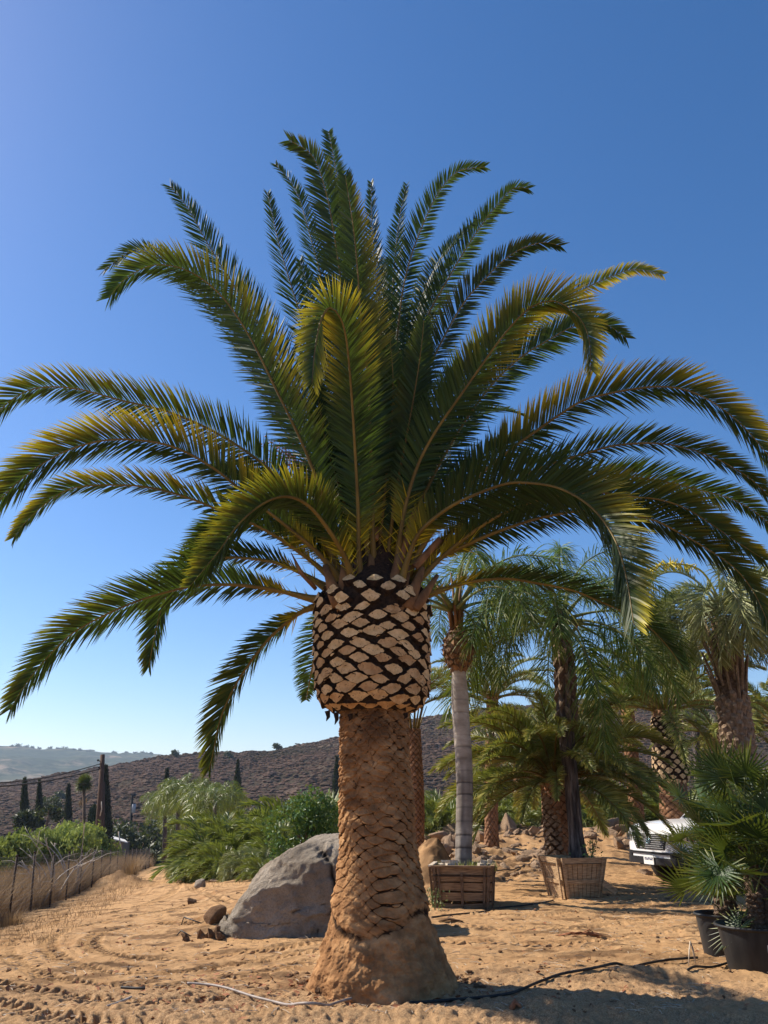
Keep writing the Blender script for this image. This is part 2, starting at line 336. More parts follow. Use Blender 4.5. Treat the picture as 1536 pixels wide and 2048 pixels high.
# ------------------------------------------------------------------ terrain
PX, PY = 0.0, 8.6                                 # the main palm
def ground0(x, y):
    z = 0*x
    z = z-0.08*np.maximum(0, np.sqrt((x+1.2)**2+0.6)*0.5-(x+1.2)*0.5-0.25)*sstep(y, 6, 16)
    wl = sstep(-x, -2, 9); z = z-0.028*np.maximum(0, y-14)*wl
    wr = sstep(x/np.maximum(y, 1), 0.0, 0.12); z = z+0.050*np.maximum(0, np.minimum(y, 46)-21)*wr-.24*np.exp(-((x-8)/3.0)**2-((y-21.5)/3.0)**2)
    z = z-0.085*np.maximum(0, y-62)*(1-sstep(y, 150, 260))-10*sstep(y, 120, 260)
    return np.maximum(z, -16)
TR = []
def ground(x, y, detail=True):
    x = np.asarray(x, float); y = np.asarray(y, float)
    z = ground0(x, y)
    z = z+0.05*fbm(x*0.5, y*0.5, o=3)*sstep(y, 5, 9)
    def bump(cx, cy, h, rx, ry): return h*np.exp(-(((x-cx)/rx)**2+((y-cy)/ry)**2))
    z = z-.03*np.exp(-(x/1.2)**2-((y-8.1)/.7)**2)+bump(1.5, 9.35, 0.06, 0.7, 0.25)+bump(2.4, 8.9, 0.10, 1.0, 0.22)+bump(-0.5, 7.35, 0.07, 1.2, 0.2)+bump(1.4, 7.45, 0.08, 1.1, .22)
    z = z+bump(0.95, 17.6, 0.95, 0.55, 0.8)+bump(1.9, 20.5, 0.25, 0.7, 0.9)
    z = z+bump(-1.3, 12.9, 0.18, 1.2, 0.5)+bump(-1.9, 13.5, 0.32, 0.7, 0.6)
    z = z+bump(-9.6, 31.5, 0.50, 0.7, 1.3)+bump(-8.9, 30.0, 0.30, 0.6, 1.0)
    berm = np.exp(-((y-(29+0.12*x))/3.0)**2)*sstep(x, 0.2, 1.6)*(1-sstep(x, 13, 17))
    z = z+berm*(0.35+0.28*fbm(x*0.9, y*0.9, o=4))
    b2 = np.exp(-((y-23.5)/2.0)**2)*sstep(x, 0.8, 1.8)*(1-sstep(x, 4.0, 5.2)); z = z+b2*(0.18+0.3*fbm(x*1.6+4, y*1.6, o=4))
    return z
def ground_fine(x, y):
    z = ground(x, y)
    near = 1-sstep(y, 40, 70)
    berm = np.exp(-((y-29)/6.0)**2)*sstep(x, 0.0, 1.6)
    rg_ = 1-np.abs(fbm(x*5.3, y*5.3, o=4))*2.2
    z = z+near*(0.020*fbm(x*3.1, y*3.1, o=4)+(0.012+0.03*berm)*fbm(x*9, y*9, o=3)+0.012*np.clip(rg_, 0, 1)**2+0.006*fbm(x*22, y*22, o=2))
    # loose clumpy soil in front
    lo = sstep(-y, -8.9, -7.9)+0.6*np.exp(-(((x-1.6)/1.9)**2+((y-8.8)/0.6)**2)); lo = np.clip(lo, 0, 1)
    z = z+lo*0.026*np.abs(fbm(x*11, y*11, o=5))*2
    mpile = np.exp(-(((x-0.95)/.7)**2+((y-17.6)/1.)**2))+np.exp(-(((x+9.2)/1.4)**2+((y-31)/1.8)**2))
    z = z+mpile*0.16*fbm(x*3.5, y*3.5, o=4)
    damp = 0*x; trk = 0*x
    for (P, hw, dep, per, side) in TR:
        d = np.full(x.shape, 1e9); s = np.zeros(x.shape); sg = np.zeros(x.shape); acc = 0.0
        lo_, hi_ = P.min(0)-0.6, P.max(0)+0.6
        M = (x > lo_[0]) & (x < hi_[0]) & (y > lo_[1]) & (y < hi_[1])
        xs, ys = x[M], y[M]; dd = d[M]; ss = s[M]; gg = sg[M]
        for a, b in zip(P[:-1], P[1:]):
            e = b-a; L = math.hypot(*e)
            if L < 1e-6: continue
            tt = np.clip(((xs-a[0])*e[0]+(ys-a[1])*e[1])/L**2, 0, 1)
            qx = xs-a[0]-tt*e[0]; qy = ys-a[1]-tt*e[1]; q = np.hypot(qx, qy)
            k = q < dd; dd = np.where(k, q, dd); ss = np.where(k, acc+tt*L, ss); gg = np.where(k, np.sign(e[0]*qy-e[1]*qx)*q, gg); acc += L
        inn = 1-sstep(dd, hw*0.75, hw*1.1); rim = np.exp(-((dd-hw*1.25)/(0.35*hw))**2)
        fade = 0.45+0.55*sstep(fbm(xs*1.1+3*hw, ys*1.1, o=2), -0.35, 0.25)
        lug = np.sin((ss+0.9*np.abs(gg))*2*np.pi/per)
        dz = fade*(-dep*inn+0.6*dep*rim+inn*dep*1.5*np.clip(lug*4, -1, 1)*side)
        z[M] += dz; trk[M] = np.maximum(trk[M], inn*fade*(0.5-0.5*lug))
    return z, trk, lo
def G(px, py):
    Y = np.concatenate([np.arange(6, 30, 0.02), np.arange(30, 90, .1)]); P = W(np.full(Y.shape, px), np.full(Y.shape, py), Y)
    h = ground(P[:, 0], P[:, 1]); hit = P[:, 2] < h; k = np.argmax(hit) if hit.any() else np.argmin(P[:, 2]-h); return P[k, 0], P[k, 1]
def spl(P, n):
    P = np.asarray(P, float); m = len(P)
    E = np.vstack([2*P[0]-P[1], P, 2*P[-1]-P[-2]])
    L = np.concatenate([[0], np.cumsum(np.linalg.norm(np.diff(P, axis=0), axis=1))])
    u = np.linspace(0, L[-1], n); i = np.clip(np.searchsorted(L, u, side='right')-1, 0, m-2)
    t = ((u-L[i])/(L[i+1]-L[i]))[:, None]
    a, b, c, d = E[i], E[i+1], E[i+2], E[i+3]
    return 0.5*(2*b+(c-a)*t+(2*a-5*b+4*c-d)*t*t+(3*b-a-3*c+d)*t**3)
def track(pts, hw, dep, per, side, n=50):
    P = np.array([G(*p) for p in pts]); TR.append((spl(P, n), hw, dep, per, side))
track([(372, 1752), (340, 1790), (250, 1822), (120, 1842), (40, 1872), (12, 1905), (70, 1948), (190, 1972), (330, 1978), (480, 1955), (620, 1926)], 0.13, 0.022, 0.10, 0.7)
track([(430, 1800), (330, 1822), (230, 1840), (130, 1862), (95, 1890), (130, 1922), (220, 1945), (340, 1948), (480, 1930), (640, 1900)], 0.13, 0.022, 0.10, 0.8)
track([(400, 1845), (300, 1850), (215, 1865), (180, 1885), (200, 1905), (290, 1920), (420, 1915), (560, 1898), (660, 1880)], 0.14, 0.028, 0.12, 1.0)
track([(330, 1735), (310, 1770), (250, 1800), (150, 1822), (30, 1845), (-60, 1900)], 0.14, 0.02, 0.12, 0.6)
track([(360, 1735), (380, 1770), (420, 1790), (520, 1800)], 0.14, 0.03, 0.2, 0.3)
track([(-60, 1960), (60, 1985), (180, 2005), (300, 2012), (420, 2000)], 0.16, 0.03, 0.14, 1.0)
track([(-60, 2000), (60, 2030), (180, 2050), (300, 2060)], 0.16, 0.03, 0.14, 1.0)
track([(860, 1852), (1000, 1858), (1150, 1856), (1300, 1840), (1420, 1815)], 0.14, 0.02, 0.13, 1.0)
track([(860, 1885), (1000, 1888), (1150, 1885), (1300, 1868), (1420, 1850)], 0.14, 0.018, 0.13, 1.0)
track([(900, 1830), (1050, 1832), (1200, 1822), (1300, 1808)], 0.12, 0.016, 0.12, 0.9)
track([(1000, 1765), (1040, 1748), (1100, 1742)], 0.16, 0.05, 0.3, 0.1)
# one ground sheet, fan-shaped grid that is finest where the foreground is
r = np.concatenate([np.linspace(0.4, 8.6, 30), 8.7*np.exp(np.linspace(0, math.log(27/8.7), 640)), 27*np.exp(np.linspace(0.012, math.log(3600/27), 190))])
th = np.concatenate([np.linspace(-178, -36, 60), np.linspace(-35, 35, 760), np.linspace(36, 178, 60)])
RR, TH = np.meshgrid(r, np.radians(th), indexing='ij'); GX = RR*np.sin(TH); GY = -2+RR*np.cos(TH)
GZ, trk, lo = ground_fine(GX, GY)
dm = 0*GX
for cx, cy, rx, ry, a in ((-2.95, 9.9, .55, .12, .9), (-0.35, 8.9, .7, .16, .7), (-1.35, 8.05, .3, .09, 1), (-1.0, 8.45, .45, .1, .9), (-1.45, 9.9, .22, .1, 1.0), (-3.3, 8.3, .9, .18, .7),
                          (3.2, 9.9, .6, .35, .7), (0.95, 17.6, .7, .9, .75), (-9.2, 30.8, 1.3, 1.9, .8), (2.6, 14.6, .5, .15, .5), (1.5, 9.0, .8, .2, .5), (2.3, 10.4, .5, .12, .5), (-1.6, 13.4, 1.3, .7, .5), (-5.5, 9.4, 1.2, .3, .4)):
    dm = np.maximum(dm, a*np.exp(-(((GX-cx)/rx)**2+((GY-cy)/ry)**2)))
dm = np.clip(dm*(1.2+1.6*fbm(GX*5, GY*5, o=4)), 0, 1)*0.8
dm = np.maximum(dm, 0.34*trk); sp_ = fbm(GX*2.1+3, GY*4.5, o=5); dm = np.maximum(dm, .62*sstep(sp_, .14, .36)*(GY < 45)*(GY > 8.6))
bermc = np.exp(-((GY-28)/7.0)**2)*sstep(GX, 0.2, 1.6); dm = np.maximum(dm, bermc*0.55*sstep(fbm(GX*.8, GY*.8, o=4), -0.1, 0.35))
chip = np.clip(lo*(0.9+0.8*fbm(GX*2, GY*2, o=3)), 0, 1)
fenc = sstep(-(GX+5.4+0.2*(GY-14)), 0.0, 1.6)*sstep(GY, 9, 14)
scrub = np.maximum(sstep(GY, 68, 95), 0.75*fenc*np.clip(0.7+fbm(GX*2, GY*2, o=3), 0, 1))
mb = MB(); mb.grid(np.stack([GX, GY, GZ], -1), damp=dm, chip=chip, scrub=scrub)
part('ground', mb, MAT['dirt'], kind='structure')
# hill: chaparral slope; ridge heights by x at Y=450
rx = np.array([-560, -300, -206, -150, -125, -95, -60, -34, -24, -12, 15, 49, 75, 110, 150, 210, 320, 560.])
rp = np.array([1640, 1596, 1568, 1535, 1515, 1507, 1500, 1482, 1475, 1462, 1438, 1420, 1412, 1400, 1392, 1396, 1405, 1430.])
rz = EYE+450*np.tan(rad(PITCH)-np.arctan((rp-1024)/FPX))
def hill_h(X, Y, fine=True):
    rh = np.interp(X*450/np.maximum(Y, 300), rx, rz); tt = (Y-185)/(450-185)
    p = np.where(tt < 1, -17+(rh+17)*np.clip(tt, 0, 1)**0.8, rh-14*np.clip(tt-1, 0, 1)**1.5*2)
    p = p+9*fbm(X*0.012+3, Y*0.006, o=4)*np.clip(tt*(1-np.clip(tt, 0, 1))*4, 0, 1)
    return p+0.45*vnoise(X*0.55, Y*0.3)+0.8*vnoise(X*0.19+7, Y*0.12) if fine else p
gx = np.linspace(-560, 560, 640); gy = np.linspace(185, 640, 260); HX, HY = np.meshgrid(gx, gy, indexing='ij')
mb = MB(); mb.grid(np.stack([HX, HY, hill_h(HX, HY)], -1), flip=True); part('hill', mb, MAT['chaparral'], kind='structure')
t = NT('scrub_leaf'); c = t.ramp(t.attr('rnd'), [(0.0, (0.050, 0.040, 0.022)), (0.45, (0.086, 0.053, 0.036)), (0.8, (0.11, 0.067, 0.048)), (1.0, (0.12, 0.085, 0.07))]); t.done(c, 1.0, 0.05)
rs_ = np.random.default_rng(90); phi_ = (1+5**.5)/2
icoV = np.array([[-1,phi_,0],[1,phi_,0],[-1,-phi_,0],[1,-phi_,0],[0,-1,phi_],[0,1,phi_],[0,-1,-phi_],[0,1,-phi_],[phi_,0,-1],[phi_,0,1],[-phi_,0,-1],[-phi_,0,1]])/1.902
icoT = np.array([[0,11,5],[0,5,1],[0,1,7],[0,7,10],[0,10,11],[1,5,9],[5,11,4],[11,10,2],[10,7,6],[7,1,8],[3,9,4],[3,4,2],[3,2,6],[3,6,8],[3,8,9],[4,9,5],[2,4,11],[6,2,10],[8,6,7],[9,8,1]])
N_ = 42000; X = rs_.uniform(-1, 1, N_)*.56; Y = 190+275*rs_.random(N_)**.8; X = X*Y*1.02; dn = fbm(X*.02, Y*.012, o=3)
sz_ = (0.35+0.65*rs_.random(N_)**2.5)*(1+1.2*(rs_.random(N_) < .012)); col = np.clip(.50+.8*dn+rs_.normal(0, .13, N_), 0, .86)
V = icoV[None]*(sz_[:, None, None]*np.array([1.4, 1.4, .50]))*(1+rs_.normal(0, .16, (N_, 12, 1)))+np.stack([X, Y, hill_h(X, Y)+sz_*.1], 1)[:, None]
mb = MB(); mb.add(V.reshape(-1, 3), T=(icoT[None]+(np.arange(N_)*12)[:, None, None]).reshape(-1, 3), rnd=np.repeat(col, 12))
tag(part('scrub', mb, t.m, smooth=False), kind='stuff', label='low dry chaparral scrub covering the brown hill', cat='scrub')
# far hills, blue with distance
fx = np.array([-1800, -1240, -1150, -1050, -950, -850, -760, -700, -600, -300, 200, 900.])
fp = np.array([1490, 1492, 1495, 1500, 1502, 1508, 1509, 1512, 1519, 1520, 1530, 1545.])
fz = EYE+2600*np.tan(rad(PITCH)-np.arctan((fp-1024)/FPX))
gx = np.linspace(-2400, 1200, 500); gy = np.linspace(1100, 3400, 120); HX, HY = np.meshgrid(gx, gy, indexing='ij')
rh = np.interp(HX*2600/np.maximum(HY, 1500), fx, fz); tt = (HY-1100)/1500
prof = np.where(tt < 1, -60+(rh+60)*np.clip(tt, 0, 1)**0.9, rh-40*(tt-1)**2)
prof = prof+26*fbm(HX*0.0042, HY*0.003, o=5)*np.clip(tt*(1.15-np.clip(tt, 0, 1))*3, 0, 1)+3*vnoise(HX*0.05, HY*0.03)
mb = MB(); mb.grid(np.stack([HX, HY, prof], -1), flip=True); part('far_hills', mb, MAT['far_hill'], kind='structure')
# ------------------------------------------------------------------ fronds
def nrm(v): return v/(np.linalg.norm(v, axis=-1, keepdims=True)+1e-9)
def frames(C, az, twist=0.0, face=0.0):
    """frame along a frond's midrib: tangent, side (b), upper normal (n); az = horizontal direction in which the frond leans"""
    T = nrm(np.gradient(C, axis=0)); a = np.array([az[0], az[1], 0.0]); a /= np.linalg.norm(a)
    b = np.cross(a, [0, 0, 1.0]); B = nrm(b-T*(T@b)[:, None])
    if face:                                   # the frond's plane is rolled so that its underside looks towards the open side
        v = nrm(np.array([0, 0, EYE])-C); F_ = nrm(np.cross(v, T)); F_ = F_*np.sign((F_*B).sum(1).mean())
        wq = (face*np.interp(np.linspace(0, 1, len(C)), [0, .25, 1], [.4, 1, 1]))[:, None]; B = nrm(B*(1-wq)+F_*wq); B = nrm(B-T*(T*B).sum(1)[:, None])
    N = np.cross(B, T)
    tw = np.linspace(0, 1, len(C))*0+np.interp(np.linspace(0, 1, len(C)), [0, 0.35, 1], [0, twist, twist])
    c, s = np.cos(tw)[:, None], np.sin(tw)[:, None]
    return T, B*c+N*s, N*c-B*s
def leaflets(mb, C, fr, n, Lmax, width, rng, s0=0.16, fwd=(62, 28), vee=28, veej=10, droop=0.08, prof=None, yel=0.0, ysp=(0.35, 0.95), yside=0,
             spine=0.12, seg=3, rollj=25, gap=0.0, m=0, plume=False, lj=0.12, ycol=0.0, aj=5, vj=14):
    T, B, N = fr; k = len(C)
    for side in (-1, 1):
        s = s0+(1-s0)*(np.arange(n)+rng.uniform(-0.35, 0.35, n))/n; s = np.clip(s, 0.02, 0.998)
        keep = rng.random(n) > gap; s = s[keep]; q = len(s)
        i = np.clip((s*(k-1)).astype(int), 0, k-2); f = (s*(k-1)-i)[:, None]
        P = C[i]*(1-f)+C[i+1]*f; t = nrm(T[i]*(1-f)+T[i+1]*f); b = nrm(B[i]*(1-f)+B[i+1]*f)*side; nn = nrm(N[i]*(1-f)+N[i+1]*f)
        u = (s-s0)/(1-s0)
        L = Lmax*(np.interp(u, [0, 0.08, 0.25, 0.5, 0.75, 0.92, 1], prof if prof is not None else [0.30, 0.62, 0.97, 1, 0.82, 0.5, 0.3]))*(1+rng.normal(0, lj, q))
        al = np.radians(np.interp(u, [0, 1], fwd)+rng.normal(0, aj, q))
        be = np.radians((rng.uniform(-65, 75, q) if plume else vee+rng.normal(0, veej, q)+rng.choice([-vj, 0, vj], q)))
        d = nrm(np.cos(al)[:, None]*t+np.sin(al)[:, None]*(np.cos(be)[:, None]*b+np.sin(be)[:, None]*nn))
        wd = nrm(t-d*(t*d).sum(1)[:, None]); up = np.cross(wd, d)
        ro = np.radians(rng.normal(0, rollj, q))[:, None]; wd = wd*np.cos(ro)+up*np.sin(ro)
        us = np.linspace(0, 1, seg+1); wv = np.interp(us, [0, 0.15, 0.5, 0.85, 1], [0.45, 0.95, 1, 0.45, 0.0])
        dr = (droop*(0.6+0.8*rng.random(q)))[:, None]
        w = width*(0.8+0.4*rng.random(q))[:, None]
        V = []; yv = []
        yy = yel*sstep(s, ysp[0]-0.12, ysp[0]+0.12)*(1-sstep(s, ysp[1], ysp[1]+0.1))*(1.0 if (yside == 0 or yside == side) else 0.06)*(0.4+0.9*rng.random(q))*np.clip(.95+.7*vnoise(s*9+side*3.3+n, s*0), 0, 1.2)
        sp = spine*(1-sstep(s, s0+0.0, s0+0.09))*3.2
        for a_, ww in zip(us[:-1], wv[:-1]):
            c = P+d*(L[:, None]*a_)+np.array([0, 0, -1.0])*(dr*L[:, None]*a_**2)
            V += [c-wd*w*ww*0.5, c+wd*w*ww*0.5]; yv += [np.clip(yy*(a_**2.1*1.8)+sp*0.8+ycol, 0, 1)]*2
        V += [P+d*L[:, None]+np.array([0, 0, -1.0])*(dr*L[:, None])]; yv += [np.clip(yy*1.6+sp+ycol, 0, 1)]
        V = np.stack(V, 1); nv = 2*seg+1
        o = (np.arange(q)*nv)[:, None, None]
        Q = np.array([[2*j, 2*j+1, 2*j+3, 2*j+2] for j in range(seg-1)])[None]+o
        Tt = np.array([[2*seg-2, 2*seg-1, 2*seg]])[None]+o
        mb.add(V.reshape(-1, 3), Q=Q.reshape(-1, 4), T=Tt.reshape(-1, 3), m=m, rnd=np.repeat(rng.random(q), nv), yel=np.stack(yv, 1).reshape(-1))
def arc(L, e0, bend, p=1.4, n=26, side=0.0):
    s = np.linspace(0, 1, n); e = np.radians(e0-bend*s**p); ds = L/(n-1)
    x = np.concatenate([[0], np.cumsum(np.cos((e[1:]+e[:-1])/2)*ds)]); z = np.concatenate([[0], np.cumsum(np.sin((e[1:]+e[:-1])/2)*ds)])
    return np.stack([x, side*L*s**2, z], 1)
def pinnate(kind, e0, seed):
    """unit frond (length 1) at the origin leaning to +X; returns leaflet mesh, midrib mesh"""
    rng = np.random.default_rng(seed); mb = MB(); ms = MB()
    K = dict(
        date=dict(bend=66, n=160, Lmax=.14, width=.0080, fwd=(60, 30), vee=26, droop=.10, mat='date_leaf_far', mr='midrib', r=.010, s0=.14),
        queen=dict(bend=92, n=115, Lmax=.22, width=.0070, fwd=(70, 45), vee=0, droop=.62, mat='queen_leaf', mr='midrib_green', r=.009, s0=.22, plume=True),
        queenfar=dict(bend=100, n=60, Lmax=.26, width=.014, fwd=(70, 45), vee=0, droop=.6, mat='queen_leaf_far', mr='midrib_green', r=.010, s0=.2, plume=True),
        pindo=dict(bend=150, n=85, Lmax=.24, width=.0095, fwd=(55, 35), vee=42, droop=.16, mat='pindo_leaf', mr='midrib_pale', r=.011, s0=.3),
        reed=dict(bend=64, n=50, Lmax=.28, width=.019, fwd=(42, 26), vee=35, droop=.18, mat='reed_leaf', mr='midrib_green', r=.008, s0=.28),
    )[kind]
    bend = K['bend']*(0.75+0.5*math.sin(math.radians(max(e0, 5)+15)))
    C = arc(1.0, e0, bend, side=rng.uniform(-.08, .08)); fr = frames(C, (1, 0), rng.uniform(-.5, .5))
    leaflets(mb, C, fr, K['n'], K['Lmax'], K['width'], rng, s0=K['s0'], fwd=K['fwd'], vee=K['vee'], droop=K['droop'], seg=3 if kind != 'reed' else 2,
             plume=K.get('plume', False), yel=0.75 if kind in ('date',) else 0.2, ysp=(0.5, 0.98), spine=0.14 if kind == 'date' else 0.0, rollj=30, gap=.04)
    ms.tube(C, np.interp(np.linspace(0, 1, len(C)), [0, .06, .2, 1], [2.6, 1.6, 1.0, .2])*K['r'], k=5)
    return mb.mesh(kind+'_frond', MAT[K['mat']]), ms.mesh(kind+'_midrib', MAT[K['mr']])
FL = {}
ELS = [82, 66, 50, 34, 16, -4, -26]
def frond_lib(kind, e, v):
    e = min(ELS, key=lambda q: abs(q-e)); k = (kind, e, v)
    if k not in FL: FL[k] = pinnate(kind, e, abs(hash((len(kind), e, v))) % 9999+e)
    return FL[k]
def put_frond(tree, kind, at, az, el, L, rng, scale_x=1.0, name='frond'):
    me, mm = frond_lib(kind, el, int(rng.integers(0, 3)))
    o = bpy.data.objects.new(name, me); COL.objects.link(o); o.parent = tree
    o.location = at; o.rotation_euler = (0, rng.normal(0, .06), az); o.scale = (L, L, L)
    m = bpy.data.objects.new('midrib', mm); COL.objects.link(m); m.parent = o
    return o
def crown_fronds(tree, kind, top, n, L, rng, emax=82, emin=-10, rad0=0.1, p=0.8, name='frond'):
    for i in range(n):
        f = (i+0.5)/n; el = emax-(emax-emin)*f**p+rng.normal(0, 4); az = i*2.39996+rng.normal(0, .15)
        at = (top[0]+rad0*math.cos(az), top[1]+rad0*math.sin(az), top[2]-0.25*f*L*0.2)
        put_frond(tree, kind, at, az, el, L*(0.82+0.3*rng.random())*(0.8 if f < .1 else 1), rng, name=name)
# ------------------------------------------------------------------ trunks
def trunk_grid(mb, axis, radf, nu, nv, disp, m=0):
    """axis: (k,3) points bottom to top, radf(s) radius, disp(theta, z, s) -> (outward offset, crevice 0..1)"""
    C = spl(axis, nv); s = np.linspace(0, 1, nv); th = np.arange(nu)*2*np.pi/nu
    TH, SS = np.meshgrid(th, s); Z = C[:, 2][:, None]+0*TH
    L = np.linalg.norm(C[-1]-C[0])
    dd, ck = disp(TH, SS*L, SS)
    R = np.asarray(radf(s))[:, None]+dd
    V = np.stack([C[:, 0][:, None]+R*np.cos(TH), C[:, 1][:, None]+R*np.sin(TH), Z], -1)
    mb.grid(V, m=m, wrap=True, crk=ck+0*TH)
def lattice(th, z, n, dz, spiral=0.0, warp=0.0, seed=0):
    """leaf-scar lattice -> distance from the middle of the nearest scar: 0 middle, 1 edge; u, v inside scar"""
    if warp: 
        w1 = fbm(np.cos(th)*2+seed, np.sin(th)*2, z*2.3, o=3); w2 = fbm(np.cos(th)*2+9+seed, np.sin(th)*2, z*2.3, o=3)
        th = th+warp*w1*2*np.pi/n; z = z+warp*w2*dz
    a = th/(2*np.pi)*n+spiral*z/dz
    best = np.full(np.shape(a), 9.0); bu = 0*a; bv = 0*a
    row = z/dz
    for k in (-1, 0, 1, 2):
        r = np.floor(row)+k; off = 0.5*(np.mod(r, 2)); aa = a-off; u = aa-np.round(aa); v = row-r
        d = np.abs(u)*2*0.98+np.abs(v)/1.02*(1-0.35*(1-np.abs(u)*2)*0)
        kk = d < best; best = np.where(kk, d, best); bu = np.where(kk, u, bu); bv = np.where(kk, v, bv)
    return best, bu, bv
def scar_disp(n, dz, amp, warp=0.35, seed=0, deep=0.5):
    def f(th, z, s):
        d, u, v = lattice(th, z, n, dz, 0.0, warp, seed)
        e = sstep(d, 0.62, 1.0)
        prof = amp*(0.5-0.55*v)*(1-e)-amp*deep*e
        return prof+amp*0.5*fbm(np.cos(th)*6, np.sin(th)*6, z*9+seed, o=3), e*0.9
    return f
def ring_disp(dz, amp=0.006, seed=0):
    def f(th, z, s):
        zz = z+0.02*np.sin(th+seed)+0.05*vnoise(z*0.8+seed, z*0)
        fr = np.mod(zz, dz)/dz; e = np.exp(-((fr-0.5)/0.07)**2)*(0.4+0.6*(vnoise(np.floor(zz/dz)*3.1+seed, z*0) > -0.2))
        return -amp*e+0.010*fbm(np.cos(th)*2, np.sin(th)*2, z*3, o=3), np.clip(e*0.8*(1-s)**0.5+.62*(1-sstep(s, .42, .62))*(.75+.5*vnoise(np.cos(th)*3+seed, np.sin(th)*3, z*4)), 0, 1)
    return f
def stub(mb, P, Nn, U, w, ht, hb, out, rng, m_face=1, m_side=0, back=0.05, tilt=0.0, grow=1.2, sink=0.0):
    """a leaf base cut across: a lens-shaped cut face on a short thick stalk"""
    Sd = np.cross(U, Nn); K = 6
    t = np.linspace(-1, 1, 2*K+1)
    top = ht*(1-np.abs(t)**1.7)**0.9; bot = -hb*(1-np.abs(t)**1.5)
    pts = np.concatenate([np.stack([t*w, top], 1), np.stack([t[::-1][1:-1]*w, bot[::-1][1:-1]], 1)])
    pts *= 1+rng.normal(0, .06, pts.shape); pts += rng.normal(0, .0025, pts.shape); pts = pts@np.array([[1, rng.normal(0, .12)], [rng.normal(0, .12), 1]])
    m = len(pts)
    f = P+Nn*out+pts[:, :1]*Sd+pts[:, 1:]*U+Nn*(tilt*pts[:, 1:]-0.25*np.abs(pts[:, :1]))
    mid = f-Nn*0.012+(pts[:, :1]*Sd+pts[:, 1:]*U)*0.06
    b = P-Nn*back+(pts[:, :1]*Sd+pts[:, 1:]*U)*grow-U*sink
    c = f.mean(0)+Nn*0.008+U*rng.normal(0, .006)
    V = np.vstack([f, mid, b, c[None]]); i = np.arange(m); j = (i+1) % m
    mb.add(np.vstack([f, c[None]]), T=np.stack([i, j, np.full(m, m)], 1), m=m_face, rnd=float(np.clip((P[2]-2.6)*.8+rng.normal(.1, .3), 0, 1)))
    mb.add(np.vstack([f, mid, b]), Q=np.concatenate([np.stack([i, i+m, j+m, j], 1), np.stack([i+m, i+2*m, j+2*m, j+m], 1)]), m=m_side)
def stubs_on(mb, cen, z0, z1, radf, n, dz, rng, w, ht, hb, out, tilt=0.0, upl=0.0, m_face=1, m_side=0, back=0.05, sink=0.0, lens=None):
    rows = int((z1-z0)/dz)+1
    for r in range(rows):
        z = z0+r*dz
        for q in range(n):
            a = (q+0.5*(r % 2)+rng.normal(0, .05))*2*np.pi/n+0.02*r; zz = z+rng.normal(0, dz*.12)
            R = float(radf(zz)); dR = float(radf(zz+.02)-radf(zz-.02))/.04
            c, s = math.cos(a), math.sin(a); N0 = np.array([c, s, -dR]); N0 /= np.linalg.norm(N0); U0 = np.array([c*dR, s*dR, 1.0]); U0 /= np.linalg.norm(U0)
            N1 = nrm(N0+upl*U0); U1 = nrm(U0-upl*N0)
            cx, cy = cen(zz) if callable(cen) else cen
            k = 1+rng.normal(0, .08); kk = lens(zz) if lens else 1.0
            stub(mb, np.array([cx+R*c, cy+R*s, zz]), N1, U1, w*k, ht*k*kk, hb*k*kk, out*(1+rng.normal(0, .25)), rng, m_face, m_side, back, tilt, sink=sink)
# ================================================================== THE MAIN PALM
rngp = np.random.default_rng(11)
palm = thing('date_palm', 'huge date palm in the middle with a pineapple-shaped pruned bulb on a thick orange-brown trunk', 'palm tree', (PX, PY, ground(PX, PY).item()))
# trunk profile from the photograph: (pixel row, left, right)
prof = [(2000, 606, 925), (1985, 613, 919), (1938, 624, 900), (1905, 645, 882), (1875, 653, 871), (1811, 663, 857), (1748, 675, 843), (1685, 681, 832), (1620, 680, 828), (1558, 677, 824), (1500, 678, 820), (1441, 680, 817), (1400, 680, 817)]
ax = []; rr = []
for py, l, rgt in prof:
    a = W(l, py, PY); b = W(rgt, py, PY); ax.append([(a[0]+b[0])/2, PY, a[2]]); rr.append((b[0]-a[0])/2*0.985)
ax = np.array(ax); rr = np.array(rr)
zs = ax[:, 2]
def main_rad(z): return np.interp(z, zs, rr)
def main_cx(z): return np.interp(z, zs, ax[:, 0])
NU, NV = 520, 720
z = np.linspace(-0.25, zs[-1], NV); th = np.arange(NU)*2*np.pi/NU; TH, ZZ = np.meshgrid(th, z)
d, u, v = lattice(TH, ZZ, 14, 0.056, 0.0, .85, 3)
d = np.abs(2*u)**1.5*.95+np.abs(v)*.98
d2, u2, v2 = lattice(TH+.7, ZZ, 13, 0.052, 0.0, 1.3, 9); up_ = sstep(ZZ, 1.35, 1.7); d2 = np.abs(2*u2)**1.6*.9+np.abs(v2); e2 = sstep(d2, .62, 1.05)*(.35+.65*sstep(fbm(np.cos(TH)*3, np.sin(TH)*3+3, ZZ*6, o=3), -.2, .2))*(.25+.75*up_)
e = sstep(d, 0.66, 0.98); scl = (0.35+0.65*sstep(ZZ, 0.5, 0.75))*(0.40+0.60*sstep(fbm(np.cos(TH)*1.7+2, np.sin(TH)*1.7, ZZ*2.3, o=3), -.3, .25))*(1-0.42*sstep(ZZ, 1.45, 1.75))
nz = fbm(np.cos(TH)*3, np.sin(TH)*3, ZZ*4, o=5)
var = sstep(fbm(np.cos(TH)*1.3+5, np.sin(TH)*1.3, ZZ*1.6, o=3), -0.45, 0.2)
disp = scl*(0.024*(0.5-0.75*v)*(1-e)-0.028*e*var)+0.030*nz+0.010*fbm(np.cos(TH)*9, np.sin(TH)*9, ZZ*26, o=3)
rootz = 1-sstep(ZZ+0.05*nz, 0.42, 0.56)
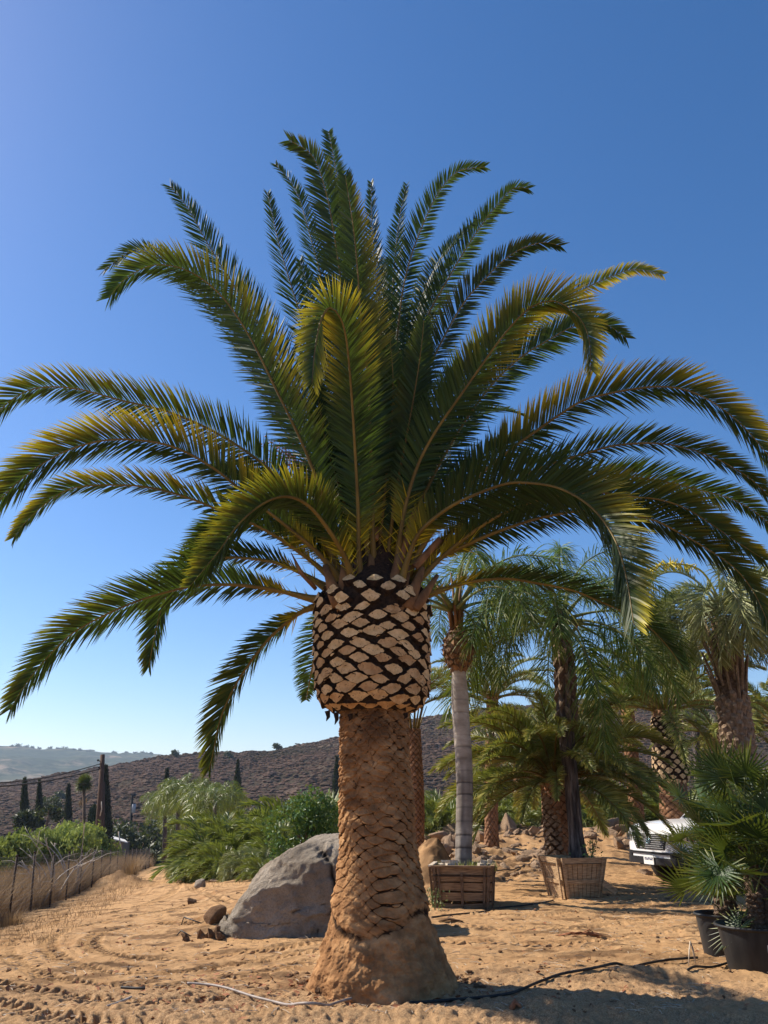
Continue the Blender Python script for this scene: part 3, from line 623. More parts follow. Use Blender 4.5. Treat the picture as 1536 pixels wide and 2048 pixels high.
disp = disp*(1-rootz)+rootz*(0.03+0.06*fbm(np.cos(TH)*4, np.sin(TH)*4, ZZ*6, o=5)+0.02*fbm(np.cos(TH)*16, np.sin(TH)*16, ZZ*20, o=3)-0.02)
# ragged lip of fibre where the soil skirt meets the scars
disp = disp+0.006*np.exp(-((ZZ-0.62-0.10*np.sin(TH*2.3+1)-0.05*nz)/0.045)**2)-0.018*np.exp(-((ZZ-0.55-0.10*np.sin(TH*2.3+1)-0.05*nz)/0.04)**2)
crk = np.clip(e*(0.4+0.75*var)*(.3+scl), 0, 1)*(1-rootz)+0.75*np.exp(-((ZZ-0.55-0.10*np.sin(TH*2.3+1)-0.05*nz)/0.035)**2)*(0.4+0.9*np.clip(fbm(np.cos(TH)*5, np.sin(TH)*5, ZZ*2, o=3)+.3, 0, 1))
fis = fbm(np.cos(TH)*3.2+7, np.sin(TH)*3.2, ZZ*11, o=3); fe = (1-sstep(np.abs(fis), .0, .055))*(1-rootz)*sstep(fbm(np.cos(TH)*2, np.sin(TH)*2+4, ZZ*5, o=3), -.35, .15)*(0.45+0.55*sstep(ZZ, 1.4, 1.8)); disp = disp-0.008*fe+(1-rootz)*(0.010*fis-.012*e2-.016*v2*(1-e2)*up_); crk = np.maximum(np.maximum(crk*1.0, fe*.6), e2*.78*(1-rootz))
R = main_rad(ZZ)+disp
R = np.where(ZZ < zs[0]+0.02, rr[0]+disp+0.35*(zs[0]+0.02-ZZ), R)
old = np.clip(.85*sstep(ZZ, 1.9, 2.65)*(.7+.9*nz)+.5*sstep(fbm(np.cos(TH)*1.5, np.sin(TH)*1.5, ZZ*3, o=4), .05, .4)*(1-rootz), 0, 1)  # crown's shade painted into the upper trunk with its fibre brown, plus random patches
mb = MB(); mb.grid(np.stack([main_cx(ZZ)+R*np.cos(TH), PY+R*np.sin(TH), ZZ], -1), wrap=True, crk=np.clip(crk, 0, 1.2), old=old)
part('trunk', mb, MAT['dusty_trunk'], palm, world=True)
# pruned bulb
bp = [(1428, 700, 800), (1424, 662, 832), (1412, 640, 850), (1395, 630, 860), (1370, 626, 864), (1330, 623, 865), (1290, 622, 865), (1250, 623, 863), (1215, 628, 860), (1190, 640, 850), (1170, 660, 835), (1140, 690, 815), (1090, 715, 795)]
bz = []; br = []; bx = []
for py, l, rgt in bp:
    a = W(l, py, PY); b = W(rgt, py, PY); bz.append(a[2]); bx.append((a[0]+b[0])/2); br.append((b[0]-a[0])/2*0.985)
bz = np.array(bz); br = np.array(br); bx = np.array(bx)
def bul_rad(z): return np.interp(z, bz, br)
def bul_c(z): return (float(np.interp(z, bz, bx)), PY)
mb = MB()
z = np.linspace(bz[0], bz[-1], 160); th = np.arange(160)*2*np.pi/160; TH, ZZ = np.meshgrid(th, z)
R = bul_rad(ZZ)-0.055+0.02*fbm(np.cos(TH)*7, np.sin(TH)*7, ZZ*11, o=4)
mb.grid(np.stack([np.interp(ZZ, bz, bx)+R*np.cos(TH), PY+R*np.sin(TH), ZZ], -1), wrap=True)
mb.add([[bx[0], PY, bz[0]+.02]]); 
stubs_on(mb, bul_c, bz[1]+0.012, bz[8]-0.08, lambda q: bul_rad(q), 15, 0.0885, rngp, 0.106, 0.047, 0.056, 0.0, tilt=-0.12, back=0.08)
stubs_on(mb, bul_c, bz[8]-0.02, bz[9]+0.10, lambda q: bul_rad(q)-0.01, 12, 0.105, rngp, 0.085, 0.050, 0.066, 0.04, tilt=-0.10, upl=-0.05, back=0.16, sink=0.03)
# small cut fruit stalks between the leaf bases
for _ in range(70):
    a = rngp.uniform(0, 2*np.pi); zz = rngp.uniform(bz[3], bz[8]); c, s = math.cos(a), math.sin(a); Rr = float(bul_rad(zz)); cx, cy = bul_c(zz)
    stub(mb, np.array([cx+Rr*c, cy+Rr*s, zz]), np.array([c, s, .0]), np.array([0, 0, 1.0]), .032, .014, .014, -0.02, rngp, back=.06)
# fibre tatters hanging under the bulb and bristling between the bases
for _ in range(420):
    a = rngp.uniform(0, 2*np.pi); zz = rngp.uniform(bz[1], bz[9]); c, s = math.cos(a), math.sin(a); Rr = float(bul_rad(zz))-.03; cx, cy = bul_c(zz)
    p0 = np.array([cx+Rr*c, cy+Rr*s, zz]); dd = nrm(np.array([c*0.5, s*0.5, 0])+rngp.normal(0, .7, 3)); p1 = p0+dd*rngp.uniform(.03, .10)
    mb.tube(np.array([p0, (p0+p1)/2+rngp.normal(0, .01, 3), p1]), [.006, .004, .001], k=3, cap=False)
for px, py, l in ((655, 1422, .1), (672, 1425, .12), (700, 1428, .07), (810, 1426, .06)):
    p0 = W(px, py, PY-.3); mb.tube(np.array([p0, p0+[0.01, 0, -l*.6], p0+[-.01, 0, -l]]), [.03, .02, .003], k=5)
part('pruned_leaf_bases', mb, [MAT['dark_fibre'], MAT['cut_wood']], palm, world=True, smooth=False)
# fronds: pixel path base -> tip, tip depth, options
F = [
 # --- centre, rising
 dict(p=[(742,1160),(716,850),(692,640),(670,480),(652,385),(625,312),(578,280)], Y=7.5, az=(-.3,-1), tw=-.3, L=.50, y=.15, n=150),
 dict(p=[(765,1150),(742,800),(712,600),(690,450),(674,350),(657,262)], Y=8.3, az=(.3,-1), tw=-.4, L=.44, y=.05),
 dict(p=[(748,1165),(738,800),(722,640),(715,540),(706,450),(690,350)], Y=7.3, az=(.1,-1), tw=.25, L=.46, y=.35, ys=(.5,.9)),
 dict(p=[(768,1150),(772,800),(756,600),(745,480),(742,365)], Y=9.4, az=(.1,1), tw=.7, L=.30, y=0),
 dict(p=[(736,1150),(690,800),(655,610),(620,470),(590,378),(550,328)], Y=9.3, az=(-1,.5), tw=1.3, L=.32, y=0),
 dict(p=[(720,1160),(665,850),(620,690),(582,570),(556,480),(535,385)], Y=9.2, az=(-1,.4), tw=1.2, L=.36, y=0, n=120),
 dict(p=[(715,1160),(640,880),(560,720),(480,590),(420,495),(375,415),(340,372)], Y=8.8, az=(-1,.3), tw=.9, L=.44, y=0),
 dict(p=[(708,1165),(600,860),(500,690),(400,585),(330,520),(270,500),(208,540)], Y=9.8, az=(-1,.6), tw=-.3, L=.46, y=.5, ys=(.4,.8)),
 dict(p=[(710,1170),(655,1020),(610,900),(550,775),(500,675),(450,600),(400,555),(350,533),(300,532),(250,558),(218,596)], Y=7.6, az=(-1,-.6), tw=.15, L=.50, y=.85, ys=(.35,.85), n=165),
 # --- left
 dict(p=[(690,1165),(620,1030),(540,940),(440,870),(340,825),(240,800),(150,777),(75,776),(20,802),(-20,850),(-40,905)], Y=8.2, az=(-1,-.15), tw=.75, L=.46, y=.75, ys=(.4,.95), n=170),
 dict(p=[(700,1185),(640,1110),(570,1050),(500,995),(425,935),(350,895),(275,880),(200,882),(125,905),(60,945),(0,1000),(-50,1080)], Y=7.5, az=(-1,-.3), tw=.55, L=.48, y=1.0, ys=(.3,.95), n=180),
 dict(p=[(690,1185),(620,1120),(530,1060),(450,1025),(375,995),(300,975),(225,970),(150,975),(100,1000),(50,1045),(28,1075)], Y=8.1, az=(-1,.1), tw=.6, L=.36, y=.8, ys=(.45,1), n=150),
 dict(p=[(712,1190),(690,1115),(650,1050),(615,1010),(575,993),(530,1005),(480,1045),(435,1105),(380,1172)], Y=6.5, az=(-.55,-1), tw=.6, L=.42, y=.5, ys=(.35,1), n=150),
 dict(p=[(650,1200),(625,1198),(550,1180),(475,1170),(400,1171),(350,1180),(275,1202),(200,1235),(140,1270),(90,1320),(50,1370),(20,1420)], Y=7.7, az=(-1,-.1), tw=.75, L=.42, y=.25, ys=(.5,1), n=150),
 dict(p=[(660,1180),(600,1145),(550,1125),(500,1117),(450,1115),(400,1125),(360,1150),(330,1195),(312,1260),(297,1335)], Y=8.9, az=(-1,.35), tw=.6, L=.38, y=.15, n=130),
 dict(p=[(645,1215),(625,1215),(590,1232),(540,1275),(500,1325),(465,1380),(440,1440),(427,1500),(418,1540)], Y=8.7, az=(-1,.2), tw=.9, L=.36, y=.2, n=120),
 dict(p=[(690,1200),(660,1215),(640,1260),(628,1320),(612,1400)], Y=11.0, az=(-.6,1), tw=.4, L=.34, y=0, n=80),
 dict(p=[(700,1175),(650,1110),(600,1065),(545,1040),(500,1035),(455,1050),(410,1075),(375,1120)], Y=8.8, az=(-1,.7), tw=.3, L=.40, y=.1, n=110),
 # --- front centre, nodding towards the camera
 dict(p=[(722,1190),(718,1100),(715,995),(707,850),(700,750),(692,675),(680,635),(660,615),(642,640),(630,700),(624,765)], Y=6.4, az=(-.15,-1), tw=.25, L=.42, y=1.0, ys=(.5,1), sd=0, n=170, Yp=1.6),
 # --- right, rising
 dict(p=[(772,1150),(776,850),(784,600),(797,450),(813,368)], Y=9.6, az=(.3,1), tw=.5, L=.30, y=0),
 dict(p=[(778,1150),(785,820),(800,620),(820,520),(850,440),(880,380),(918,342),(970,334)], Y=8.5, az=(1,-.2), tw=-.3, L=.38, y=0, n=140, fc=.7),
 dict(p=[(782,1150),(805,850),(845,660),(895,560),(943,480),(978,430),(1005,398),(1030,375),(1058,378)], Y=8.5, az=(1,.0), tw=.9, L=.38, y=0, n=140),
 dict(p=[(780,1150),(800,850),(820,680),(860,555),(900,495),(945,455),(983,430),(1014,428)], Y=9.9, az=(1,.5), tw=.5, L=.36, y=.3, ys=(.4,.7)),
 dict(p=[(786,1155),(812,870),(845,765),(885,680),(928,605),(968,560),(1008,520),(1048,495),(1088,485),(1122,492)], Y=8.3, az=(1,-.1), tw=.8, L=.38, y=.1, n=145),
 dict(p=[(790,1165),(805,1040),(832,940),(868,868),(918,795),(958,738),(998,682),(1038,635),(1068,611),(1108,602),(1143,620),(1168,650),(1180,690),(1182,740)], Y=7.2, az=(1,-.5), tw=-.1, L=.46, y=1.4, ys=(.55,1), sd=0, n=165),
 dict(p=[(790,1160),(850,920),(910,800),(970,720),(1040,660),(1100,620),(1168,578),(1218,555),(1258,540),(1290,540),(1325,550)], Y=9.6, az=(1,.2), tw=.2, L=.36, y=1.5, ys=(.65,1), sd=0, fc=.7),
 dict(p=[(796,1165),(830,1030),(862,962),(895,900),(935,835),(985,768),(1040,716),(1090,684),(1140,656),(1180,645),(1218,652),(1252,676)], Y=8.2, az=(1,.0), tw=.6, L=.40, y=.1, n=145),
 dict(p=[(800,1160),(860,960),(903,878),(943,837),(983,822),(1028,825),(1063,840)], Y=10.8, az=(.8,1), tw=.3, L=.34, y=.7, ys=(.2,1), n=100),
 # --- right, spreading
 dict(p=[(800,1175),(860,1070),(950,960),(1020,900),(1068,865),(1118,830),(1168,800),(1218,787),(1268,778),(1318,773),(1368,779),(1418,800),(1468,836),(1508,876),(1545,925),(1565,975)], Y=7.6, az=(1,-.3), tw=-.5, L=.46, y=.85, ys=(.35,1), n=175),
 dict(p=[(806,1180),(880,1090),(960,1010),(1050,950),(1120,922),(1178,905),(1218,893),(1268,887),(1318,887),(1368,895),(1418,911),(1468,936),(1518,972),(1570,1030)], Y=8.4, az=(1,0), tw=-.6, L=.38, y=.35, ys=(.5,1), n=165),
 dict(p=[(812,1185),(900,1100),(1000,1030),(1100,995),(1190,985),(1273,994),(1318,999),(1368,1015),(1418,1045),(1468,1080),(1530,1120)], Y=7.8, az=(1,-.2), tw=-.4, L=.42, y=.55, ys=(.5,1), n=165),
 dict(p=[(812,1182),(900,1080),(1020,1010),(1150,965),(1260,955),(1350,968),(1418,985),(1468,1000),(1518,1030),(1575,1085)], Y=9.3, az=(1,.3), tw=-.5, L=.40, y=.1, n=150),
 dict(p=[(795,1190),(818,1110),(843,1060),(898,1015),(953,988),(1008,968),(1048,965),(1108,973),(1158,996),(1198,1030),(1228,1075),(1243,1115),(1256,1170),(1268,1250)], Y=6.2, az=(.6,-1), tw=-.15, L=.52, y=.62, ys=(.6,1), n=180, Yp=1.3),
 dict(p=[(815,1185),(868,1125),(943,1085),(1018,1055),(1093,1033),(1180,1022),(1293,1036),(1358,1065),(1418,1100),(1468,1135),(1508,1185),(1540,1255)], Y=8.0, az=(1,-.1), tw=-.6, L=.40, y=.4, ys=(.6,1), n=165),
 dict(p=[(835,1195),(868,1185),(933,1165),(1008,1157),(1068,1165),(1143,1180),(1193,1200),(1243,1222),(1293,1250),(1333,1290),(1366,1335)], Y=8.8, az=(1,.1), tw=-1.1, L=.34, y=.5, ys=(.0,.25), n=140),
 # --- more of the dense middle
 dict(p=[(775,1160),(800,900),(830,740),(850,640),(880,560),(905,520)], Y=10.3, az=(.5,1), tw=.2, L=.38, y=.2),
 dict(p=[(760,1160),(765,900),(775,740),(778,620),(770,520)], Y=10.0, az=(.1,1), tw=-.4, L=.40, y=0),
 dict(p=[(735,1165),(690,930),(660,790),(640,680),(620,590),(600,520)], Y=10.1, az=(-.4,1), tw=.2, L=.40, y=0),
 dict(p=[(725,1170),(660,980),(610,870),(560,790),(520,720),(470,680)], Y=10.3, az=(-.7,1), tw=.2, L=.40, y=0),
 dict(p=[(785,1165),(830,960),(880,830),(930,740),(985,680),(1040,650)], Y=9.8, az=(.8,.8), tw=.2, L=.40, y=.1),
 dict(p=[(768,1180),(790,1000),(812,880),(830,780),(842,700),(848,640)], Y=7.9, az=(.4,-1), tw=.2, L=.38, y=.1),
 dict(p=[(750,1180),(770,980),(782,860),(786,760),(780,680)], Y=8.0, az=(.2,-1), tw=-.4, L=.38, y=.1),
 dict(p=[(738,1180),(690,1010),(655,900),(640,820),(628,760)], Y=8.6, az=(-.6,.2), tw=.5, L=.38, y=.05),
 dict(p=[(800,1185),(850,1060),(900,980),(960,920),(1030,880),(1090,870)], Y=9.3, az=(1,.4), tw=-.5, L=.38, y=.1),
 dict(p=[(700,1185),(640,1090),(590,1030),(540,985),(480,950),(420,940)], Y=8.8, az=(-1,.5), tw=.5, L=.38, y=.2),
]
for f in F:
    P = np.array(f['p'], float); sl_ = np.concatenate([[0], np.cumsum(np.hypot(*np.diff(P, axis=0).T))]); s = sl_/sl_[-1]
    Yb = PY+0.28*(f['Y']-PY)/2.2
    Ys = Yb+(f['Y']-Yb)*s**f.get('Yp', 1.15)
    C3 = W(P[:, 0], P[:, 1], Ys); C = spl(C3, 60)
    fr = frames(C, f['az'], f['tw']*.35, f.get('fc', .62 if f['L'] > .39 else .42)); n = f.get('n', 135)
    mb = MB(); ys = f.get('ys', (.4, .95)); sdy = f.get('sd', 1 if fr[1][22:50, 2].mean() > 0 else -1)
    L = np.sum(np.linalg.norm(np.diff(C, axis=0), axis=1))
    leaflets(mb, C, fr, int(n*1.8), f['L']*1.12, 0.0195, rngp, s0=0.13, fwd=(60, 33), vee=22, veej=4, vj=9, droop=0.09, lj=.05, aj=2, yel=f.get('y', 0)*1.05, ysp=ys, yside=sdy, spine=0.13, rollj=16, seg=4, gap=.03)
    # short orange spines low on the midrib
    leaflets(mb, C, fr, 22, 0.20, 0.016, rngp, s0=0.0, fwd=(48, 40), vee=20, veej=25, droop=0.0, ycol=0.75, seg=2, prof=[.6, .9, 1, 0, 0, 0, 0]) if False else None
    k = 20; ss = np.linspace(.045, .20, k)
    for sd in (-1, 1):
        for q in ss+rngp.uniform(-.004, .004, k):
            i = int(q*59); d = nrm(fr[0][i]*.75+sd*fr[1][i]*.8+fr[2][i]*rngp.normal(.1, .35)); l = .08+1.1*q+rngp.normal(0, .03)
            wv = nrm(np.cross(d, rngp.normal(0, 1, 3)))*.009
            mb.add([C[i]-wv, C[i]+wv, C[i]+d*l], T=[[0, 1, 2]], rnd=rngp.random(), yel=rngp.uniform(.5, .95))
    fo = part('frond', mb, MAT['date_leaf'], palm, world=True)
    if f.get('y', 0) > .7: fo['label'] = 'green frond with yellow leaflet tips'
    ms = MB(); ms.tube(C, np.interp(np.linspace(0, 1, 60), [0, .05, .12, .3, 1], [.085, .055, .034, .022, .004]), k=7, flat=.75)
    part('midrib', ms, MAT['midrib'], fo, world=True)
# flared orange-brown petiole bases round the crown ring
for (px, py, tx, ty, w_) in ((690, 1195, 690, 1120, .10), (722, 1205, 715, 1120, .09), (765, 1205, 772, 1130, .1), (800, 1200, 815, 1130, .085), (822, 1195, 845, 1135, .075), (842, 1200, 875, 1150, .055), (670, 1190, 650, 1130, .08), (745, 1190, 742, 1110, .08), (785, 1180, 800, 1100, .08)):
    a = W(px, py, PY-.42); b = W(tx, ty, PY-.25); mb = MB()
    m = (a+b)/2; mb.tube(np.array([a-(b-a)*.35, a, a*.6+b*.4, b]), [w_*.9, w_, w_*.72, w_*.38], k=9, flat=.55, up=(0, -1, 0.01)); part('petiole_base', mb, MAT['petiole_base'], palm, world=True)
for (px, py, tx, ty, w_) in ((792, 1140, 800, 1122, .055), (716, 1185, 722, 1140, .05), (818, 1060, 832, 1020, .045), (860, 1100, 880, 1078, .04), (752, 1060, 754, 1048, .04)):
    a = W(px, py, PY-.2); b = W(tx, ty, PY-.15); mb = MB(); mb.tube(np.array([a-(b-a)*1.5, a, b]), [w_*1.1, w_, w_*.9], k=7, flat=.5, up=(0, -1, 0.01)); part('cut_stub', mb, MAT['petiole_base'], palm, world=True, smooth=False)
# dead boot hanging at the left of the crown ring
mb = MB(); a, b = W(632, 1178, PY-.15), W(582, 1105, PY-.2); mb.tube(np.array([a, a*.5+b*.5+[-.02, 0, -.03], b]), [.05, .055, .01], k=6, flat=.4); part('dead_sheath', mb, MAT['petiole_base'], palm, world=True)
# fruit sprays
mb = MB()
for _ in range(26):
    a = W(640, 1000, PY+.35); b = W(545+rngp.normal(12, 24), 890+rngp.normal(0, 26), PY+.2+rngp.normal(0, .1)); mid = (a+b)/2+[0, 0, .1]
    C = spl([a, mid, b], 12); mb.tube(C, .004, k=3, cap=False)
    for j in range(5, 12):
        for _ in range(3):
            c = C[j]+rngp.normal(0, .022, 3); V = np.array([[1,0,0],[-1,0,0],[0,1,0],[0,-1,0],[0,0,1],[0,0,-1]])*.011+c
            mb.add(V, T=[[0,2,4],[2,1,4],[1,3,4],[3,0,4],[2,0,5],[1,2,5],[3,1,5],[0,3,5]])
part('fruit_cluster', mb, MAT['orange_fruit'], palm, world=True)
# ================================================================== OTHER PALMS
rng = np.random.default_rng(5)
def gz(x, y): return float(ground(np.array([x]), np.array([y]))[0])
def at_px(px, py, Y):
    p = W(px, py, Y); return p
def base_at(px, Y):
    """ground point seen in column px at depth Y"""
    x = (px-768)/FPX*Y
    for _ in range(4):
        h = gz(x, Y); x = (px-768)/FPX*(Y*CT+(h-EYE)*ST)
    return np.array([x, Y, gz(x, Y)])
def trunk_part(tree, pts, rf, disp, mat, nu=64, nv=200, name='trunk', boots=None):
    mb = MB(); trunk_grid(mb, pts, rf, nu, nv, disp); return part(name, mb, MAT[mat], tree, world=True)
def local(tree, P): return tuple(np.asarray(P)-WL[tree.name])
# --- queen palm in the slatted box
B1 = np.array([0.0, 15.2, 0]); B1 = base_at(934, 15.4)
bt = W(927, 1742, 15.6); tp = W(917, 1318, 15.6)
q1 = thing('queen_palm', 'queen palm with smooth grey ringed trunk and shaggy bulb, growing in the slatted box', 'palm tree', (bt[0], bt[1], bt[2]-0.3))
mid1 = W(929, 1560, 15.6)
trunk_part(q1, [bt-[0, 0, .3], bt, mid1, W(921, 1420, 15.6), tp], lambda s: np.interp(s, [0, .1, .55, .8, 1], [.165, .15, .155, .165, .125]), ring_disp(.21), 'ringed_trunk', 48, 320)
mb = MB(); z0 = W(917, 1340, 15.6)[2]; z1 = W(917, 1262, 15.6)[2]
def rq(z): return np.interp(z, [z0-.02, z0+.12, z0+.35, z0+.6, z1], [.14, .22, .30, .27, .15])
zz = np.linspace(z0-.05, z1+.1, 60); th = np.arange(48)*2*np.pi/48; TH, ZZ = np.meshgrid(th, zz)
R = rq(ZZ)-.03+.02*fbm(np.cos(TH)*5, np.sin(TH)*5, ZZ*9, o=3); mb.grid(np.stack([tp[0]+R*np.cos(TH), tp[1]+R*np.sin(TH), ZZ], -1), wrap=True)
stubs_on(mb, (tp[0], tp[1]), z0, z1, rq, 9, .12, rng, .075, .05, .06, .01, upl=.25, back=.08)
for _ in range(260):
    a = rng.uniform(0, 6.28); z = rng.uniform(z0, z1+.1); r0 = rq(z); c, s = math.cos(a), math.sin(a); p0 = np.array([tp[0]+r0*c, tp[1]+r0*s, z]); p1 = p0+np.array([c*.06, s*.06, rng.uniform(-.14, .1)])+rng.normal(0, .03, 3)
    mb.tube([p0, (p0+p1)/2+rng.normal(0, .01, 3), p1], [.01, .007, .002], k=3, m=1, cap=False)
part('leaf_base_bulb', mb, [MAT['bark_rough'], MAT['petiole_base']], q1, world=True, smooth=False)
ct = W(908, 1190, 15.6)
for k, (dx, dy, l) in enumerate(((-.35, -.1, 1.1), (.05, .1, 1.3), (-.1, -.25, 1.2), (.22, .15, 1.0), (.1, -.2, 1.4), (-.22, .2, 1.1))):
    mb = MB(); b0 = np.array([tp[0]+dx*.25, tp[1]+dy*.25, z1-.1]); mb.tube([b0, b0+[dx*.25, dy*.25, l*.5], b0+[dx, dy, l]], [.07, .045, .025], k=7, flat=.7); part('petiole_base', mb, MAT['petiole_base'], q1, world=True)
crown_fronds(q1, 'queen', local(q1, [tp[0]-.05, tp[1], z1+.55]), 13, 2.8, rng, 78, 8, .12)
# --- queen palm with dark split trunk in the tapered tub
Yq = 16.9
bt = W(1155, 1716, Yq); tp = W(1127, 1330, Yq)
q2 = thing('queen_palm', 'tall queen palm with dark split-bark trunk growing in the tapered wooden tub', 'palm tree', (bt[0], bt[1], bt[2]-.3))
def q2disp(th, z, s):
    g = fbm(np.cos(th)*4, np.sin(th)*4, z*.9, o=4); return .035*g+.012*np.sin(th*7+z*1.5), 0*th
trunk_part(q2, [bt-[0, 0, .3], bt, W(1146, 1600, Yq), W(1132, 1450, Yq), tp], lambda s: np.interp(s, [0, .08, .2, .5, .8, 1], [.22, .19, .130, .125, .17, .16]), q2disp, 'dark_bark', 48, 200)
mb = MB(); z0 = W(1127, 1420, Yq)[2]; z1 = W(1127, 1245, Yq)[2]
stubs_on(mb, (tp[0], tp[1]), z0, z1, lambda z: .16, 4, .17, rng, .06, .10, .16, .03, upl=.5, back=.12, sink=.1)
part('leaf_bases', mb, [MAT['bark_rough'], MAT['boot']], q2, world=True, smooth=False)
for k, (dx, dy, l) in enumerate(((-.2, -.1, 1.1), (.15, .1, 1.3), (0, -.15, 1.4), (.1, -.1, .9), (-.1, .15, 1.2))):
    mb = MB(); b0 = np.array([tp[0]+dx*.3, tp[1]+dy*.3, tp[2]-.1]); mb.tube([b0, b0+[dx*.3, dy*.3, l*.5], b0+[dx, dy, l]], [.09, .06, .03], k=7, flat=.7); part('petiole_base', mb, MAT['bark_rough'], q2, world=True)
mb = MB(); a, b = W(1135, 1275, Yq-.2), W(1168, 1228, Yq-.4); mb.tube([a, a*.6+b*.4+[.02, 0, -.02], b], [.03, .07, .008], k=6, flat=.4); part('flower_sheath', mb, MAT['petiole_base'], q2, world=True)
crown_fronds(q2, 'queen', local(q2, [tp[0], tp[1], tp[2]+1.05]), 24, 3.2, rng, 80, -16, .12)
# --- bushy date palm beside the tub
def bushy(px, pyb, pyt, Y, label, nf, L, rbase, rtop, emin=-15, emax=80, kind='date', nm='date_palm', grp=None, pxt=None, n=11, dz=.09, mat='date_trunk', amp=.03, sub=0.25):
    bt = W(px, pyb, Y); tp = W(pxt if pxt else px, pyt, Y)
    b = np.array([bt[0], bt[1], min(bt[2], gz(bt[0], bt[1]))-.15]) 
    t = thing(nm, label, 'palm tree', b, group=grp)
    trunk_part(t, [b, (b+tp)/2+[rng.normal(0, .04), 0, 0], tp+[0, 0, .05]], lambda s: np.interp(s, [0, .15, .8, 1], [rbase*1.2, rbase, rtop, rtop*1.05]), scar_disp(n, dz, amp, .3, seed=px), mat, 72, 260)
    if nf: crown_fronds(t, kind, local(t, tp+[0, 0, sub*.4]), nf, L, rng, emax, emin, rtop*.7)
    return t, b, tp
t3, b3, tp3 = bushy(1128, 1718, 1560, 18.0, 'bushy low date palm with arching yellow-green fronds, its trunk beside the tapered tub', 82, 2.5, .27, .30, -2, 82, pxt=1108)
mb = MB(); stubs_on(mb, (tp3[0], tp3[1]), b3[2]+.5, tp3[2]+.05, lambda z: .27, 9, .085, rng, .075, .045, .05, .02, upl=.3, back=.06); part('leaf_bases', mb, [MAT['bark_rough'], MAT['boot']], t3, world=True, smooth=False)
mb = MB()
for k in range(20):
    a = rng.uniform(0, 6.28); b0 = tp3+[.2*math.cos(a), .2*math.sin(a), 0]; e = b0+np.array([.55*math.cos(a), .55*math.sin(a), rng.uniform(.5, 1.0)]); mb.tube([b0, (b0+e)/2+[0, 0, .08], e], [.055, .03, .018], k=6, flat=.7)
part('petiole_bases', mb, MAT['midrib'], t3, world=True)
# --- thin date palm right behind the main trunk
t4, b4, tp4 = bushy(830, 1690, 1462, 20.5, 'slim reddish date palm trunk with bare upright petioles, directly behind the main trunk', 0, 0, .16, .17, pxt=826, n=9, dz=.07)
for k in range(13):
    mb = MB(); a = k*2.4; b0 = tp4+[.08*math.cos(a), .08*math.sin(a), -.1]; l = rng.uniform(.7, 1.3); e = b0+np.array([.30*math.cos(a), .30*math.sin(a), l]); mb.tube([b0, (b0+e)/2, e], [.03, .016, .010], k=5); part('petiole', mb, MAT['midrib'], t4, world=True)
for k, (az, el, l) in enumerate(((.3, 66, 2.4), (-.5, 50, 2.2), (3.4, 60, 2.2), (2.2, 70, 2.4), (1.2, 60, 2.4), (4.4, 66, 2.2), (.0, 34, 2.2), (5.5, 50, 2.1))):
    put_frond(t4, 'date', local(t4, tp4+[0, 0, .5]), az, el, l, rng)
# --- trimmed date palm with a small bulb
Y5 = 22.5; b5 = base_at(1352, Y5); pt = W(1330, 1420, Y5); pm = W(1345, 1560, Y5)
t5 = thing('date_palm', 'trimmed date palm with a small pineapple-cut bulb, leaning left behind the pickup', 'palm tree', b5-[0, 0, .1])
trunk_part(t5, [b5-[0, 0, .1], pm, pt], lambda s: np.interp(s, [0, .3, .6, 1], [.40, .36, .34, .30]), scar_disp(12, .08, .035, .3, 5), 'date_trunk', 72, 240)
zb0 = W(1345, 1562, Y5)[2]; zb1 = W(1330, 1430, Y5)[2]
def c5(z): k = (z-pm[2])/(pt[2]-pm[2]); return (pm[0]*(1-k)+pt[0]*k, Y5)
def r5(z): return np.interp(z, [zb0-.1, zb0+.1, zb0+.5, zb0+.9, zb1-.3, zb1], [.34, .49, .50, .44, .40, .34])
mb = MB(); zz = np.linspace(zb0-.1, zb1+.1, 60); TH, ZZ = np.meshgrid(th, zz); R = r5(ZZ)-.05; kx = (ZZ-pm[2])/(pt[2]-pm[2]); mb.grid(np.stack([pm[0]*(1-kx)+pt[0]*kx+R*np.cos(TH), Y5+R*np.sin(TH), ZZ], -1), wrap=True)
stubs_on(mb, c5, zb0, zb0+.95, r5, 12, .12, rng, .085, .06, .07, .0, back=.08); stubs_on(mb, c5, zb0+1.05, zb1, r5, 12, .10, rng, .06, .04, .05, .03, upl=.3, back=.08)
part('pruned_leaf_bases', mb, [MAT['dark_fibre'], MAT['cut_wood_old']], t5, world=True, smooth=False)
crown_fronds(t5, 'date', local(t5, pt+[0, 0, .1]), 30, 3.0, rng, 80, 4, .2)
# --- pindo palm with heavy boots on the trunk
Y6 = 17.8; pb = W(1487, 1600, Y6); b6 = base_at(1490, Y6); pt = W(1447, 1235, Y6); pm = W(1468, 1420, Y6)
t6 = thing('pindo_palm', 'tall grey-green pindo palm with leaf stubs all over its thick trunk, at the right', 'palm tree', b6-[0, 0, .1])
trunk_part(t6, [b6-[0, 0, .1], pb, pm, pt], lambda s: np.interp(s, [0, .5, .8, 1], [.33, .29, .30, .26]), scar_disp(10, .09, .03, .3, 8), 'bark_rough', 64, 200)
def c6(z): return (float(np.interp(z, [b6[2], pb[2], pm[2], pt[2]], [b6[0], pb[0], pm[0], pt[0]])), Y6)
mb = MB(); zm = W(1460, 1395, Y6)[2]
stubs_on(mb, c6, pb[2]-1.0, zm, lambda z: .30, 9, .115, rng, .068, .085, .06, .055, upl=.75, back=.10, sink=.08)
part('leaf_bases', mb, [MAT['boot'], MAT['boot']], t6, world=True, smooth=False)
